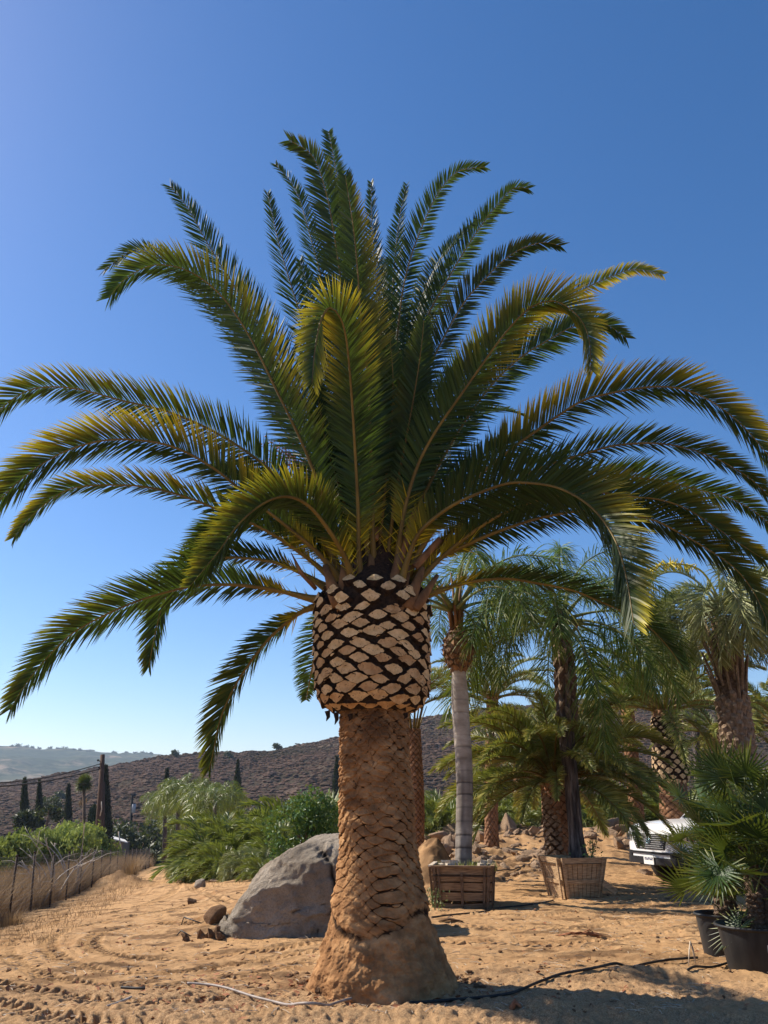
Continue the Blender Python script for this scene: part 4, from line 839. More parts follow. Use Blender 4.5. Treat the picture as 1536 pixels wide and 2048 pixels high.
for k in range(34):                                # long old petiole stubs pressed up against the upper trunk
    mb = MB(); a = k*2.39996; zq = zm+(pt[2]-zm)*(k/34)*.7-.1; cx, cy = c6(zq); b0 = np.array([cx+.27*math.cos(a), cy+.27*math.sin(a), zq]); l = rng.uniform(.5, .95)
    e = b0+np.array([.20*math.cos(a)-.04, .20*math.sin(a), l]); mb.tube([b0-[0, 0, .1], b0*.5+e*.5, e], [.055, .042, .034], k=6, flat=.6); part('old_petiole', mb, MAT['boot'], t6, world=True, smooth=False)
crown_fronds(t6, 'pindo', local(t6, pt+[0, 0, .25]), 44, 2.35, rng, 80, -5, .15)
mb = MB(); C = spl([pt+[-.1, -.2, .3], W(1400, 1140, Y6-.4), W(1330, 1128, Y6-.7), W(1290, 1150, Y6-.8)], 20); mb.tube(C, np.linspace(.03, .012, 20), k=5)
for j in range(8, 20):
    for _ in range(11):
        d = np.array([rng.normal(0, .06), rng.normal(0, .08), rng.uniform(-.16, .12)]); mb.tube([C[j], C[j]+d*.6, C[j]+d], [.012, .014, .006], k=4, cap=False)
part('flower_stalk', mb, MAT['yellow_flower'], t6, world=True)
# --- further palms behind
def far_palm(px, pyb, pyt, Y, label, nf, L, r, kind='date', nm='date_palm', pxt=None, emin=-5, emax=82, grp=None, mat='date_trunk'):
    return bushy(px, pyb, pyt, Y, label, nf, L, r, r*.9, emin, emax, kind, nm, grp, pxt, 10, .10, mat)
far_palm(1100, 1640, 1470, 31, 'distant date palm whose pale thick trunk foot shows behind the bushy palm', 16, 2.6, .32, pxt=1090)
far_palm(1275, 1652, 1385, 27, 'slender date palm with ringed rusty trunk between the rubble bank and the pickup', 22, 2.5, .22, pxt=1252)
far_palm(982, 1672, 1395, 26, 'date palm with stiff upright grey-green fronds behind the grey ringed trunk', 22, 2.5, .19, pxt=985, emin=12)
far_palm(1372, 1640, 1330, 36, 'leaning bare-trunked palm far behind, left of the tall pindo palm', 18, 3.0, .16, pxt=1340, mat='dark_bark')
far_palm(1398, 1640, 1300, 38, 'straight bare-trunked palm far behind, just left of the tall pindo palm', 18, 3.0, .17, pxt=1385, mat='dark_bark')
far_palm(1560, 1640, 1450, 24, 'yellow-green date palm reaching in from the right edge behind the pindo palm', 26, 2.6, .3)
0 and far_palm(1190, 1640, 1330, 40, 'distant date palm showing above the bushy palm, behind the tub', 22, 3.2, .25)
far_palm(1440, 1640, 1470, 34, 'low date palm in the gap between the trimmed palm and the pindo palm', 26, 2.8, .3)
0 and far_palm(1255, 1640, 1300, 44, 'tall hazy date palm behind the slender rusty-trunked one', 22, 3.6, .25)
far_palm(1040, 1640, 1500, 36, 'low date palm between the grey ringed trunk and the bushy palm', 22, 2.6, .28)
# --- reed-like low palms and brush behind the rubble bank, one by one
k = 0
for px, Y, pyt in ((845, 32, 1560), (880, 30, 1575), (905, 34, 1550), (952, 31, 1580), (985, 35, 1560), (1020, 31, 1590), (1060, 34, 1575), (1140, 35, 1580), (1180, 32, 1585), (1215, 35, 1560), (1250, 33, 1580), (1305, 34, 1560), (1350, 32, 1575), (1400, 34, 1540), (1440, 31, 1560), (1490, 33, 1530), (1530, 31, 1550), (820, 35, 1570), (1100, 38, 1560), (1280, 40, 1550)):
    b = base_at(px, Y); h = W(px, pyt, Y)[2]-b[2]
    t = thing('clumping_palm', 'leafy green palm clump in the low green belt behind the rubble bank', 'palm shrub', b-[0, 0, .05], group='palm clumps behind the rubble bank')
    crown_fronds(t, 'reed', (0, 0, .1), 30, h*1.12, rng, 86, 8, .25, p=.9)
# --- low palms left of the boulder
LB = 'low shaggy yellow-green palm in the mass behind the boulder'
for k_, (px, Y, pyt) in enumerate(((415, 33, 1640), (445, 30, 1622), (480, 32, 1606), (520, 31, 1590), (560, 29, 1600), (600, 31, 1582), (640, 29, 1590), (680, 31, 1576), (715, 30, 1590), (540, 26, 1650), (580, 26.5, 1630), (460, 27, 1672), (500, 25.5, 1680), (430, 28, 1690), (660, 27, 1610), (400, 30, 1690), (485, 28.5, 1640), (535, 24.0, 1700))):
    b = base_at(px, Y); h = W(px, pyt, Y)[2]-b[2]
    t = thing('pindo_palm', LB, 'palm shrub', b-[0, 0, .05], group='low palms behind the boulder')
    mb = MB(); mb.tube([[0, 0, -.1], [0, 0, .2*h], [0, 0, .30*h]], [.22, .2, .14], k=10); WL[t.name] = np.zeros(3); part('trunk', mb, MAT['bark_rough'], t)
    crown_fronds(t, ('pindo', 'reed', 'reed')[k_ % 3], (0, 0, .25*h), 44, h*1.02, rng, 86, 2, .15, p=.85)
# --- queen palms at the end of the track
for px, pyt, Y, pxt in ((329, 1600, 66, 330), (355, 1590, 60, 356), (372, 1575, 57, 375), (404, 1585, 54, 408), (432, 1595, 50, 430), (365, 1640, 72, 362), (395, 1600, 62, 392)):
    b = base_at(px, Y); tp = W(pxt, pyt, Y)
    t = thing('queen_palm', 'drooping light-green queen palm in the cluster at the far end of the dirt track', 'palm tree', b-[0, 0, .1], group='queen palms at the end of the track')
    mb = MB(); mb.tube([b-[0, 0, .1], (b+tp)/2, tp], [.2, .15, .12], k=10); part('trunk', mb, MAT['dark_bark'], t, world=True)
    crown_fronds(t, 'queenfar', local(t, tp), 18, 2.1, rng, 80, -20, .1)
# ================================================================== ROCKS
def planar_rock(rng, npl=18, sub=5, squash=(1, 1, 1), planes=None, soft=14, noise=0.03, ns=3.0):
    import bmesh
    bm = bmesh.new(); bmesh.ops.create_icosphere(bm, subdivisions=sub, radius=1.0)
    V = np.array([v.co[:] for v in bm.verts]); T = np.array([[v.index for v in f.verts] for f in bm.faces]); bm.free()
    if planes is None:
        N = nrm(rng.normal(0, 1, (npl, 3))); D = rng.uniform(.72, 1.0, npl)
    else: N = nrm(np.array([p[:3] for p in planes], float)); D = np.array([p[3] for p in planes], float)
    c = np.maximum(V@N.T, 1e-3); r = D[None]/c
    r = np.minimum(r, 3.0); R = -np.log(np.exp(-soft*r).sum(1))/soft
    P = V*R[:, None]*np.array(squash)
    P = P+V*(noise*fbm(P[:, 0]*ns+rng.uniform(0, 50), P[:, 1]*ns, P[:, 2]*ns, o=5))[:, None]
    return P, T
def rock(name, c, size, rng, mat, label, cat='rock', group=None, sub=4, sink=.25):
    P, T = planar_rock(rng, sub=sub); P = P*np.asarray(size); a = rng.uniform(0, 6.28); R = np.array([[math.cos(a), -math.sin(a), 0], [math.sin(a), math.cos(a), 0], [0, 0, 1]]); P = P@R.T
    P = P+np.array([c[0], c[1], gz(c[0], c[1])+size[2]*(1-2*sink)*.8]); mb = MB(); mb.add(P, T=T); return solo(name, mb, MAT[mat], label, cat, group)
# the boulder: shaded front face, sun-lit crown, one long crack
rg = np.random.default_rng(21)
YB = 12.3
bc = base_at(628, YB); bc[2] -= .25
planes = [(-.12, -1, .10, .62), (-.86, -.12, .55, 1.00), (-.45, .05, .95, 1.05), (-.98, -.15, .12, 1.24), (-.02, -.10, 1, 1.10), (.65, 0, .80, 1.24), (1, -.2, .1, 1.35), (0, 1, .25, .9), (.30, -.90, .32, .80), (-.62, -.80, .02, 1.02), (-.35, -.72, .62, .93), (0, 0, -1, .6), (.5, .8, .5, 1.0), (-.5, .8, .5, 1.05), (.1, -.6, .85, 1.02)]
P, T = planar_rock(rg, sub=7, planes=planes, soft=45, noise=.07, ns=2.6)
P = P+nrm(P)*(.018*fbm(P[:, 0]*14, P[:, 1]*14, P[:, 2]*14, o=4))[:, None]
# crack from the crown to the foot on the front, a crossing one, and a bitten notch at the crown
def crackline(P, a, b, w):
    a = np.array(a); b = np.array(b); e = b-a; t_ = np.clip(((P[:, [0, 2]]-a)@e)/(e@e), 0, 1); q = a+t_[:, None]*e
    q = q+np.stack([.03*np.sin(t_*9+1)+.02*vnoise(t_*14, t_*0), 0*t_], 1); return np.exp(-(np.hypot(*(P[:, [0, 2]]-q).T)/w)**2)*(P[:, 1] < .15)
cr = crackline(P, (.10, .95), (.72, -.55), .022)+.6*crackline(P, (-.45, .12), (.55, .32), .014)*(vnoise(P[:, 0]*5, P[:, 2]*5) > -.2)+.7*crackline(P, (.35, .30), (-.1, -.4), .010)
nt_ = crackline(P, (.60, .98), (.95, .80), .07)+.6*crackline(P, (.05, 1.0), (.20, .85), .05)
P[:, 1] += .05*cr+.10*nt_; P[:, 2] -= .05*nt_
P = P+nrm(P)*(.05*(1-np.abs(fbm(P[:, 0]*2.1+3, P[:, 1]*2.1, P[:, 2]*3.1, o=3))*3).clip(0, 1)-.03)[:, None]
sc = np.array([1.04, 1.05, .90]); P = P*sc
P[:, 2] += .30*P[:, 0]*(P[:, 2] > 0)*0.25
mb = MB(); mb.add(P+bc+[0.02, 0, .38], T=T, crk=np.clip(cr*1.1+.35*nt_, 0, 1))
solo('boulder', mb, MAT['granite'], 'big grey granite boulder with a long crack, left of the main palm trunk', 'boulder')
p = G(430, 1843); rock('rock', (p[0], p[1]), (.18, .15, .17), rg, 'clod', 'squarish brown rock touching the left foot of the big boulder')
p = G(398, 1776); rock('rock', (p[0], p[1]+.1), (.22, .16, .16), rg, 'granite', 'small pale pointed rock on the open dirt beyond the boulder')
p = G(430, 1764); rock('rock', (p[0], p[1]), (.30, .16, .07), rg, 'field_stone', 'flat tan stone lying beyond the small pointed rock')
p = G(385, 1808); rock('dirt_clod', (p[0], p[1]), (.10, .08, .07), rg, 'clod', 'dark crumbly dirt clod left of the boulder near the slope', 'clod')
for px, py, s_ in ((884, 1668, (.55, .4, .34)), (905, 1672, (.5, .4, .32)), (945, 1655, (.85, .6, .45)), (1018, 1645, (.6, .5, .5)), (978, 1640, (.5, .4, .42)), (1052, 1656, (.25, .2, .18)), (1226, 1644, (.5, .35, .4)), (1250, 1650, (.4, .3, .3)), (1262, 1665, (.35, .3, .25))):
    x, y = G(px, py+14); rock('rock', (x, y), tuple(v*.62 for v in s_), rg, 'field_stone', 'tan stone sitting on top of the rubble bank behind the wooden boxes', group='stones on the rubble bank')
def rubble(name, pts, smin, smax, rng, mat, kind='stuff', **kw):
    import bmesh
    P0 = [planar_rock(rng, 9, 1 if smax < .05 else 2, soft=18) for _ in range(6)]; mb = MB()
    for (x, y) in pts:
        P, T = P0[rng.integers(6)]; s_ = smin*(smax/smin)**(rng.random()**2.2); a = rng.uniform(0, 6.28); R = np.array([[math.cos(a), -math.sin(a), 0], [math.sin(a), math.cos(a), 0], [0, 0, 1]])
        mb.add((P*s_*rng.uniform(.6, 1.2, 3)*[1, 1, .7])@R.T+[x, y, gz(x, y)+s_*.15], T=T)
    o = part(name, mb, MAT[mat], smooth=False); tag(o, kind='stuff', **kw); return o
gz_fast = None
pts = []
while len(pts) < 420:
    x = rg.uniform(.6, 12); y = 28.5+.12*x+rg.normal(0, 2.4)
    pts.append((x, y))
while len(pts) < 640: pts.append((rg.uniform(1.0, 4.6), rg.normal(23.2, 1.6)))
rubble('rubble', pts, .05, .22, rg, 'field_stone', label='loose tan rubble strewn over the dirt bank', cat='rubble')
pts = [(rg.uniform(-4.5, 5), rg.uniform(7.3, 9.4)) for _ in range(1800)]+[(rg.uniform(-8, 8), 9+13*rg.random()**1.6) for _ in range(2200)]+[(rg.normal(-.9, .9), rg.normal(8.3, .35)) for _ in range(400)]
pts = [p for p in pts if math.hypot(p[0], p[1]-8.6) > .75]
rubble('pebbles', pts, .006, .026, rg, 'clod', label='small brown clods and pebbles scattered over the sandy dirt', cat='pebbles')
pts = [(rg.uniform(-4, 5), rg.uniform(7.3, 9.6)) for _ in range(500)]+[(rg.uniform(-6, 8), rg.uniform(9, 22)) for _ in range(350)]
rubble('gravel', pts, .008, .026, rg, 'field_stone', label='pale gravel and wood chips in the foreground dirt', cat='gravel')
for px, py in ((412, 1880), (640, 1985)):
    x, y = G(px, py); mb = MB()
    for _ in range(26 if px < 500 else 8):
        P, T = planar_rock(rg, 8, 2); s_ = rg.uniform(.015, .045)*(1 if px < 500 else .6); q = (x+rg.normal(0, .17), y+rg.normal(0, .07)); mb.add(P*s_*[1, 1, 1.2]+[q[0], q[1], gz(*q)+s_*.5], T=T)
    solo('dirt_clod', mb, MAT['clod'], 'heap of dark damp dirt clods in front of the boulder' if px < 500 else 'little crumbling clod right beside the foot of the main palm', 'clod', smooth=False)
# dead leaves and chips
mb = MB()
for _ in range(900):
    if rg.random() < .6: x, y = rg.normal(-1.0, 1.3), rg.normal(8.15, .45)
    else: x, y = rg.uniform(-4, 6), rg.uniform(7.3, 16)
    if math.hypot(x, y-8.6) < .7: continue
    a = rg.uniform(0, 6.28); l = rg.uniform(.012, .045); wv = l*rg.uniform(.25, .6); z = gz(x, y)+.006+rg.uniform(0, .03); d = np.array([math.cos(a), math.sin(a), rg.normal(0, .3)])*l; e = np.array([-math.sin(a), math.cos(a), rg.normal(0, .3)])*wv; c = np.array([x, y, z])
    mb.add([c-d, c+e, c+d, c-e+[0, 0, .008]], T=[[0, 1, 2], [0, 2, 3]])
tag(part('leaf_litter', mb, MAT['dead_leaf'], smooth=False), kind='stuff', label='reddish dead leaves littering the loose foreground soil', cat='leaf litter')
pts = []
for _ in range(420): a = rg.uniform(0, 6.28); r_ = .70+abs(rg.normal(0, .12)); pts.append((r_*math.cos(a), 8.6+r_*math.sin(a)))
rubble('loose_soil', pts, .010, .045, rg, 'clod', label='loose soil crumbs banked round the foot of the main palm', cat='soil')
mb = MB()
for _ in range(1500):
    x, y = rg.uniform(-4.5, 6), 7.3+9*rg.random()**1.8
    if math.hypot(x, y-8.6) < .72: continue
    a = rg.uniform(0, 6.28); l = rg.uniform(.02, .09); d_ = np.array([math.cos(a)*l, math.sin(a)*l, rg.normal(0, .006)]); c = np.array([x, y, gz(x, y)+.012]); mb.tube([c-d_, c+[0, 0, rg.uniform(0, .012)], c+d_], .0028, k=3, cap=False)
tag(part('straw', mb, MAT['bleached_wood'], smooth=False), kind='stuff', label='thin pale straw and twig bits littering the dirt', cat='straw')
# ================================================================== PIPES, HOSES, STICKS
def pipe(name, pxs, r, mat, label, lift=.0, cat='hose', n=60):
    P = np.array([G(*q) for q in pxs]); C = spl(P, n); K_ = np.ones(9)/9; Cp = np.vstack([np.repeat(C[:1], 4, 0), C, np.repeat(C[-1:], 4, 0)]); C = np.column_stack([np.convolve(Cp[:, 0], K_, 'valid'), np.convolve(Cp[:, 1], K_, 'valid')]); Z = ground(C[:, 0], C[:, 1])+r+lift; C3 = np.column_stack([C, Z]); mb = MB(); mb.tube(C3, r, k=8); return solo(name, mb, MAT[mat], label, cat)
pipe('hose', [(362, 1978), (400, 1978), (450, 1987), (505, 2006), (560, 2019), (620, 2021), (680, 2014), (735, 2003), (775, 1996)], .011, 'grey_hose', 'pale grey irrigation hose snaking in front of the main palm', .035)
pipe('drip_line', [(800, 2016), (880, 2012), (950, 2003), (1000, 2003), (1040, 1990), (1090, 1964), (1150, 1947), (1220, 1942), (1290, 1934), (1350, 1925), (1410, 1922)], .013, 'black_pipe', 'long black drip line running from the palm foot to the black pots', .02)
pipe('drip_line', [(1375, 1950), (1455, 1933)], .012, 'black_pipe', 'short black drip line stub ending beside the big black pot', .02)
pipe('drip_line', [(858, 1838), (905, 1832), (960, 1828), (1000, 1818), (1060, 1812), (1110, 1803)], .012, 'black_pipe', 'thin black drip line in front of the slatted box', .01)
pipe('drip_line', [(990, 1746), (1040, 1738), (1085, 1722), (1130, 1714)], .014, 'black_pipe', 'black drip line curving over the dirt left of the tapered tub', .02)
pipe('drip_line', [(240, 1988), (275, 1990), (290, 1990)], .012, 'black_pipe', 'stub of black pipe poking out of the dug soil at lower left', .04)
pipe('stick', [(212, 2022), (240, 2012), (262, 2003)], .011, 'dead_stick', 'pale dead stick lying on the dirt at lower left', .02, 'stick')
pipe('stick', [(458, 1866), (485, 1863), (515, 1866)], .012, 'dead_stick', 'straight pale stick lying at the foot of the boulder', .02, 'stick')
for (a, b, c, lb) in (((361, 1852), (368, 1834), (410, 1848), 'bent black wire hoop sticking up left of the boulder, the farther of the two'), ((350, 1873), (362, 1861), (385, 1873), 'small bent black wire hoop lower left of the boulder, the nearer one')):
    x0, y0 = G(*a); x2, y2 = G(*c); p1 = W(b[0], b[1], y0); mb = MB(); mb.tube([[x0, y0, gz(x0, y0)-.02], p1, [x2, y2, gz(x2, y2)-.01]], .009, k=5); solo('wire_hoop', mb, MAT['black_pipe'], lb, 'wire hoop')
x, y = G(1032, 2018); mb = MB(); zz_ = gz(x, y); mb.tube([[x-.05, y, zz_-.02], [x, y, zz_+.05], [x+.04, y-.02, zz_+.01]], [.05, .05, .01], k=6, flat=.4); solo('dead_boot', mb, MAT['dead_leaf'], 'orange piece of dead palm boot in the foreground shadow', 'palm debris')
x, y = G(898, 1846); mb = MB(); zz_ = gz(x, y); mb.tube([[x-.15, y, zz_+.02], [x, y, zz_+.05], [x+.2, y, zz_+.02]], [.02, .05, .02], k=6, flat=.4); solo('dead_boot', mb, MAT['clod'], 'flat brown scrap of palm boot on the dirt below the slatted box', 'palm debris')
x, y = G(1165, 1875); mb = MB(); zz_ = gz(x, y)
for q in range(9): mb.tube([[x-.25+rg.normal(0, .1), y+rg.normal(0, .06), zz_+.02], [x+rg.normal(0, .1), y, zz_+.05+rg.uniform(0, .04)], [x+.25+rg.normal(0, .1), y+rg.normal(0, .06), zz_+.015]], [.008, .02, .006], k=4, flat=.4)
solo('dry_frond', mb, MAT['dead_leaf'], 'withered brown frond scraps on the dirt right of the main palm', 'palm debris')
# ================================================================== WOODEN BOXES
def wood_box(loc, rz, w, h, taper, name, label, style):
    t = thing(name, label, 'planter box', loc, rz); WL[t.name] = np.zeros(3); rb = np.random.default_rng(int(w*1000))
    hw = w/2; hb = hw*taper
    def P(side, u, v, out=0.0):     # u -1..1 along the side, v 0..1 up
        k = hb+(hw-hb)*v; d = k+out; x, y = u*k, -d
        a = side*np.pi/2; return np.array([x*math.cos(a)-y*math.sin(a), x*math.sin(a)+y*math.cos(a), v*h])
    def board(u0, u1, v0, v1, side, th, mat, nm, bow=0.0, out=0.0):
        mb = MB(); us = np.linspace(u0, u1, 7)
        G_ = []
        for k_, u in enumerate(us):
            bo = bow*(1-(2*k_/6-1)**2)
            G_.append([P(side, u, v0+bo, out), P(side, u, v1+bo, out), P(side, u, v1+bo, out+th), P(side, u, v0+bo, out+th)])
        G_ = np.array(G_); mb.grid(G_, wrap=True); mb.add(G_[0], Q=[[0, 1, 2, 3]]); mb.add(G_[-1], Q=[[3, 2, 1, 0]])
        part(nm, mb, MAT[mat], t, smooth=False)
    for side in range(4):
        if style == 'slats':
            vs = [(0.00, .20), (.235, .42), (.45, .63), (.66, .80), (.82, 1.0)]
            for j, (a, b) in enumerate(vs): board(-1, 1, a, b, side, .022, 'weathered_plank', 'slat', bow=(-.05, -.02, 0, 0, 0)[j]+rb.normal(0, .006), out=rb.uniform(0, .006))
            for u in (-.93, -.78, 0.02, .80, .94): board(u-.045*rb.uniform(.8, 1.2), u+.045, .0, .99 if abs(u) > .1 else .84, side, .025, 'batten_wood', 'batten', out=.031)
            board(-.99, .99, .775, .80, side, .006, 'rusty_steel', 'steel_band', out=.060)
            board(-1.02, 1.02, .985, 1.025, side, .07, 'bleached_wood' if side == 3 else 'weathered_plank', 'rim_board', out=-.01)
        else:
            n = 8; e = np.linspace(-1, 1, n+1)
            for j in range(n): board(e[j]+.012, e[j+1]-.012, .0, .97, side, .022, 'weathered_wood', 'plank', out=rb.uniform(0, .008))
            board(-1.02, 1.02, .84, .99, side, .028, 'weathered_wood', 'rim_board', out=.031)
            board(-1.02, 1.0, .40, .49, side, .024, 'weathered_wood', 'batten', out=.031)
            for u in (-.97, .97): board(u-.06, u+.06, .0, .995, side, .026, 'weathered_wood', 'corner_board', out=.060)
            board(-1.0, 1.0, .85, .865, side, .004, 'rusty_steel', 'steel_band', out=.060)
    mb = MB(); n = 30; g = np.linspace(-hw*.97, hw*.97, n); XX, YY = np.meshgrid(g, g, indexing='ij'); ZZ = h*.90+.05*fbm(XX*5, YY*5+w, o=4); mb.grid(np.stack([XX, YY, ZZ], -1), flip=True); part('soil', mb, MAT['potting_soil'], t)
    return t
b1 = base_at(934, 14.55); b1[2] -= .04
x1 = wood_box(b1+[0, .5, 0], rad(-9), .98, .67, .90, 'planter_box', 'squat weathered box of horizontal slats holding the grey ringed queen palm', 'slats')
for k, (dx, dy, s_) in enumerate(((-.34, -.25, .09), (-.22, -.32, .10), (.30, -.3, .07), (.42, -.2, .05))):
    mb = MB(); c = np.array(x1.location)+[dx, dy, .67+.02]; mb.box(c, (s_, .04, .022), R=np.array([[.9, -.43, 0], [.43, .9, 0], [0, 0, 1]]), jit=.006, rng=rg); mb.box(c+[.03, .02, .045], (s_*.8, .03, .02), R=np.array([[.98, .17, 0], [-.17, .98, 0], [0, 0, 1]]), jit=.006, rng=rg)
    solo('wood_block', mb, MAT['bleached_wood'], 'bleached wood offcut wedged in the soil of the slatted box', 'offcut', 'offcuts in the slatted box', smooth=False)
b2 = base_at(1160, 15.9); b2[2] -= .05
x2 = wood_box(b2+[0, .45, 0], rad(13), .84, .74, .70, 'planter_tub', 'tapered tub of upright weathered planks holding the dark-barked queen palm', 'planks')
mb = MB(); mb.box(np.array([x2.location[0]+.56, x2.location[1]-.42, x2.location[2]+.24]), (.14, .015, .05), R=np.array([[.8, 0, .6], [0, 1, 0], [-.6, 0, .8]])@np.array([[1, 0, 0], [0, 1, 0], [0, 0, 1.0]])); solo('loose_board', mb, MAT['weathered_wood'], 'broken board end leaning out at the right side of the tapered tub', 'board', smooth=False)
# weeds
def tuft(mb, c, n, h, spread, rng, wd=.008, lean=.6, seg=3):
    for _ in range(n):
        a = rng.uniform(0, 6.28); l = h*rng.uniform(.5, 1.1); d = np.array([math.cos(a), math.sin(a), 0]); b0 = c+d*rng.uniform(0, spread)+[0, 0, -.02]; k = rng.uniform(.1, lean)
        s = np.linspace(0, 1, seg+1); C = b0+np.outer(s, [0, 0, l])+np.outer(s**1.8, d*l*k); wv = np.cross(d, [0, 0, 1])*wd; w_ = np.array([1, .8, .5, .0]) if seg == 3 else np.linspace(1, 0, seg+1)
        V = np.stack([C-np.outer(w_, wv), C+np.outer(w_, wv)], 1).reshape(-1, 3); mb.add(V, Q=[[2*i, 2*i+1, 2*i+3, 2*i+2] for i in range(seg)], rnd=rng.random(), yel=rng.random()*.5)
mb = MB()
for _ in range(14): tuft(mb, np.array(x1.location)+[rg.uniform(-.5, .5), rg.uniform(-.48, .1), .61], 14, .17, .05, rg)
solo('weeds', mb, MAT['weed_leaf'], 'small weeds growing in the slatted box round the ringed trunk', 'weeds', smooth=False)
def broad(mb, c, n, r, rng, h=.2, sz=.03):
    for _ in range(n):
        p_ = c+np.array([rng.normal(0, r), rng.normal(0, r), rng.uniform(0, h)]); d = nrm(rng.normal(0, 1, 3)+[0, 0, .3])*sz*rng.uniform(.6, 1.3); e = nrm(np.cross(d, rng.normal(0, 1, 3)))*sz*.4
        mb.add([p_-d*.2, p_+d*.4+e, p_+d, p_+d*.4-e], Q=[[0, 1, 2, 3]], rnd=rng.random())
for px, py, mt, lb, hh in ((870, 1820, 'weed_leaf', 'pale green weed at the left foot of the slatted box', .32), (1180, 1700, 'shrub_leaf', 'bright green sprig beside the dark trunk in the tapered tub', .3), (122, 1798, 'weed_leaf', 'pale weed at the foot of the wire fence', .25), (1140, 1642, 'shrub_leaf', 'fresh green weed on the rubble bank left of the slender palm', .6)):
    if py == 1700: c = np.array(x2.location)+[.33, -.2, .72]
    else: x, y = G(px, py); c = np.array([x, y, gz(x, y)])
    mb = MB(); broad(mb, c, 90, .10 if hh < .5 else .35, rg, hh, .035 if hh < .5 else .07)
    for _ in range(5): mb.tube([c, c+[rg.normal(0, .08), rg.normal(0, .08), hh]], .005, k=4)
    solo('weed', mb, MAT[mt], lb, 'weed', smooth=False)
# ================================================================== POTTED FAN PALMS
def fan_leaf(rng, nb=26, span=280, L=.40, wd=.0115):
    mb = MB(); cup = rng.uniform(.1, .4)
    for i in range(nb):
        a = math.radians(-span/2+span*i/(nb-1)); l = L*(0.75+.25*math.cos(a*.6))*rng.uniform(.92, 1.05); d = np.array([math.cos(a), math.sin(a), cup*abs(math.sin(a))*0.6+.1]); d /= np.linalg.norm(d)
        side = np.cross(d, [0, 0, 1.0]); side /= np.linalg.norm(side); s = np.array([0, .3, .65, 1.0]); dr = rng.uniform(.0, .10)
        C = np.outer(s*l, d)+np.outer(s**2.2, [0, 0, -dr*l]); w_ = np.array([.15, 1.0, .8, .0])*wd
        up = np.cross(side, d)*-1; V = []
        for c, w__ in zip(C, w_): V += [c-side*w__, c+up*w__*.5, c+side*w__]
        V = np.array(V); Q = []
        for q in range(3): Q += [[3*q, 3*q+1, 3*q+4, 3*q+3], [3*q+1, 3*q+2, 3*q+5, 3*q+4]]
        mb.add(V, Q=Q, rnd=np.full(12, rng.random()), yel=np.repeat(np.array([0, 0, .1, .6])*(rng.random() < .5), 3)*1.0)
    return mb.mesh('fan_blade', MAT['fan_leaf'])
FANS = [fan_leaf(np.random.default_rng(50+i), 22+2*(i % 3), 250+20*(i % 4), .36+.04*(i % 3)) for i in range(6)]
PET = []
for i in range(4):
    mb = MB(); C = arc(1.0, 0, 14+9*i, 1.6, 12); mb.tube(C, np.linspace(.013, .006, 12), k=5); PET.append((mb.mesh('petiole', MAT['midrib_green']), C[-1], math.radians(14+9*i)))
def fan_clump(name, label, base, stems, rng):
    t = thing(name, label, 'palm tree', base)
    for (dx, dy, h, n, Lp) in stems:
        mb = MB(); mb.tube([[dx*.3, dy*.3, -.25], [dx*.7, dy*.7, h*.5], [dx, dy, h]], [.075, .07, .06], k=10); 
        stubs_on(mb, (dx*.8, dy*.8), max(.0, h*.1), h, lambda z: .065, 6, .05, rng, .03, .03, .02, .02, upl=.8, back=.04); WL[t.name] = np.zeros(3)
        part('stem', mb, [MAT['bark_rough'], MAT['bark_rough']], t, smooth=False); 
        for k in range(n):
            f = (k+.5)/n; el = math.radians(88-92*f**1.6+rng.normal(0, 8)); az = k*2.39996+rng.normal(0, .2); L = Lp*rng.uniform(.75, 1.15)*(1-.25*f)
            pm, tip, droop = PET[int(rng.integers(4))]
            o = bpy.data.objects.new('frond', pm); COL.objects.link(o); o.parent = t; o.location = (dx, dy, h*(1-.15*f)); o.rotation_euler = (0, -el, az); o.scale = (L, L, L)
            b = bpy.data.objects.new('fan_blade', FANS[int(rng.integers(6))]); COL.objects.link(b); b.parent = o; b.location = tuple(tip); s_ = rng.uniform(.85, 1.15)/L; b.scale = (s_, s_, s_)
            b.rotation_euler = (rng.normal(0, .35), droop+rng.uniform(-.5, .55), rng.normal(0, .2))
    return t
def pot(loc, r, h, name, label, stk=None):
    t = thing(name, label, 'plant pot', loc); WL[t.name] = np.zeros(3)
    prf = [(.80*r, 0), (.83*r, .02), (.97*r, h*.9), (.975*r, h*.93), (1.04*r, h*.935), (1.06*r, h*.97), (1.04*r, h), (1.0*r, h), (.965*r, h*.93), (.95*r, h*.86)]
    n = 64; th = np.arange(n)*2*np.pi/n; Gd = np.array([[[q[0]*math.cos(a)*(1+.012*math.sin(2*a)), q[0]*math.sin(a), q[1]] for a in th] for q in prf]); mb = MB(); mb.grid(Gd, wrap=True); mb.tube([[0, 0, .005], [0, 0, .012]], .8*r, k=n); part('pot_body', mb, MAT['pot_plastic'], t)
    mb = MB(); rr_ = np.linspace(0.01, .95*r, 12); Gd = np.array([[[q*math.cos(a), q*math.sin(a), h*.86+.012*math.sin(9*a+q*30)] for a in th] for q in rr_]); mb.grid(Gd, wrap=True); part('soil', mb, MAT['potting_soil'], t)
    if stk is not None:
        mb = MB(); a0, zz0 = stk; aa = np.linspace(a0-.07, a0+.07, 5)
        zz_ = np.linspace(zz0-.035, zz0+.035, 3); mb.grid(np.array([[[(.83+.14*q/(h*.9))*r*1.012*math.cos(a), (.83+.14*q/(h*.9))*r*1.012*math.sin(a), q+.012*math.sin(a*40)] for a in aa] for q in zz_])); part('sticker', mb, MAT['sticker'], t)
    return t
pb1 = np.array(G(1545, 1950)); P1 = np.array([pb1[0]+.06, pb1[1]+.34, 0]); P1[2] = gz(P1[0], P1[1])-.02
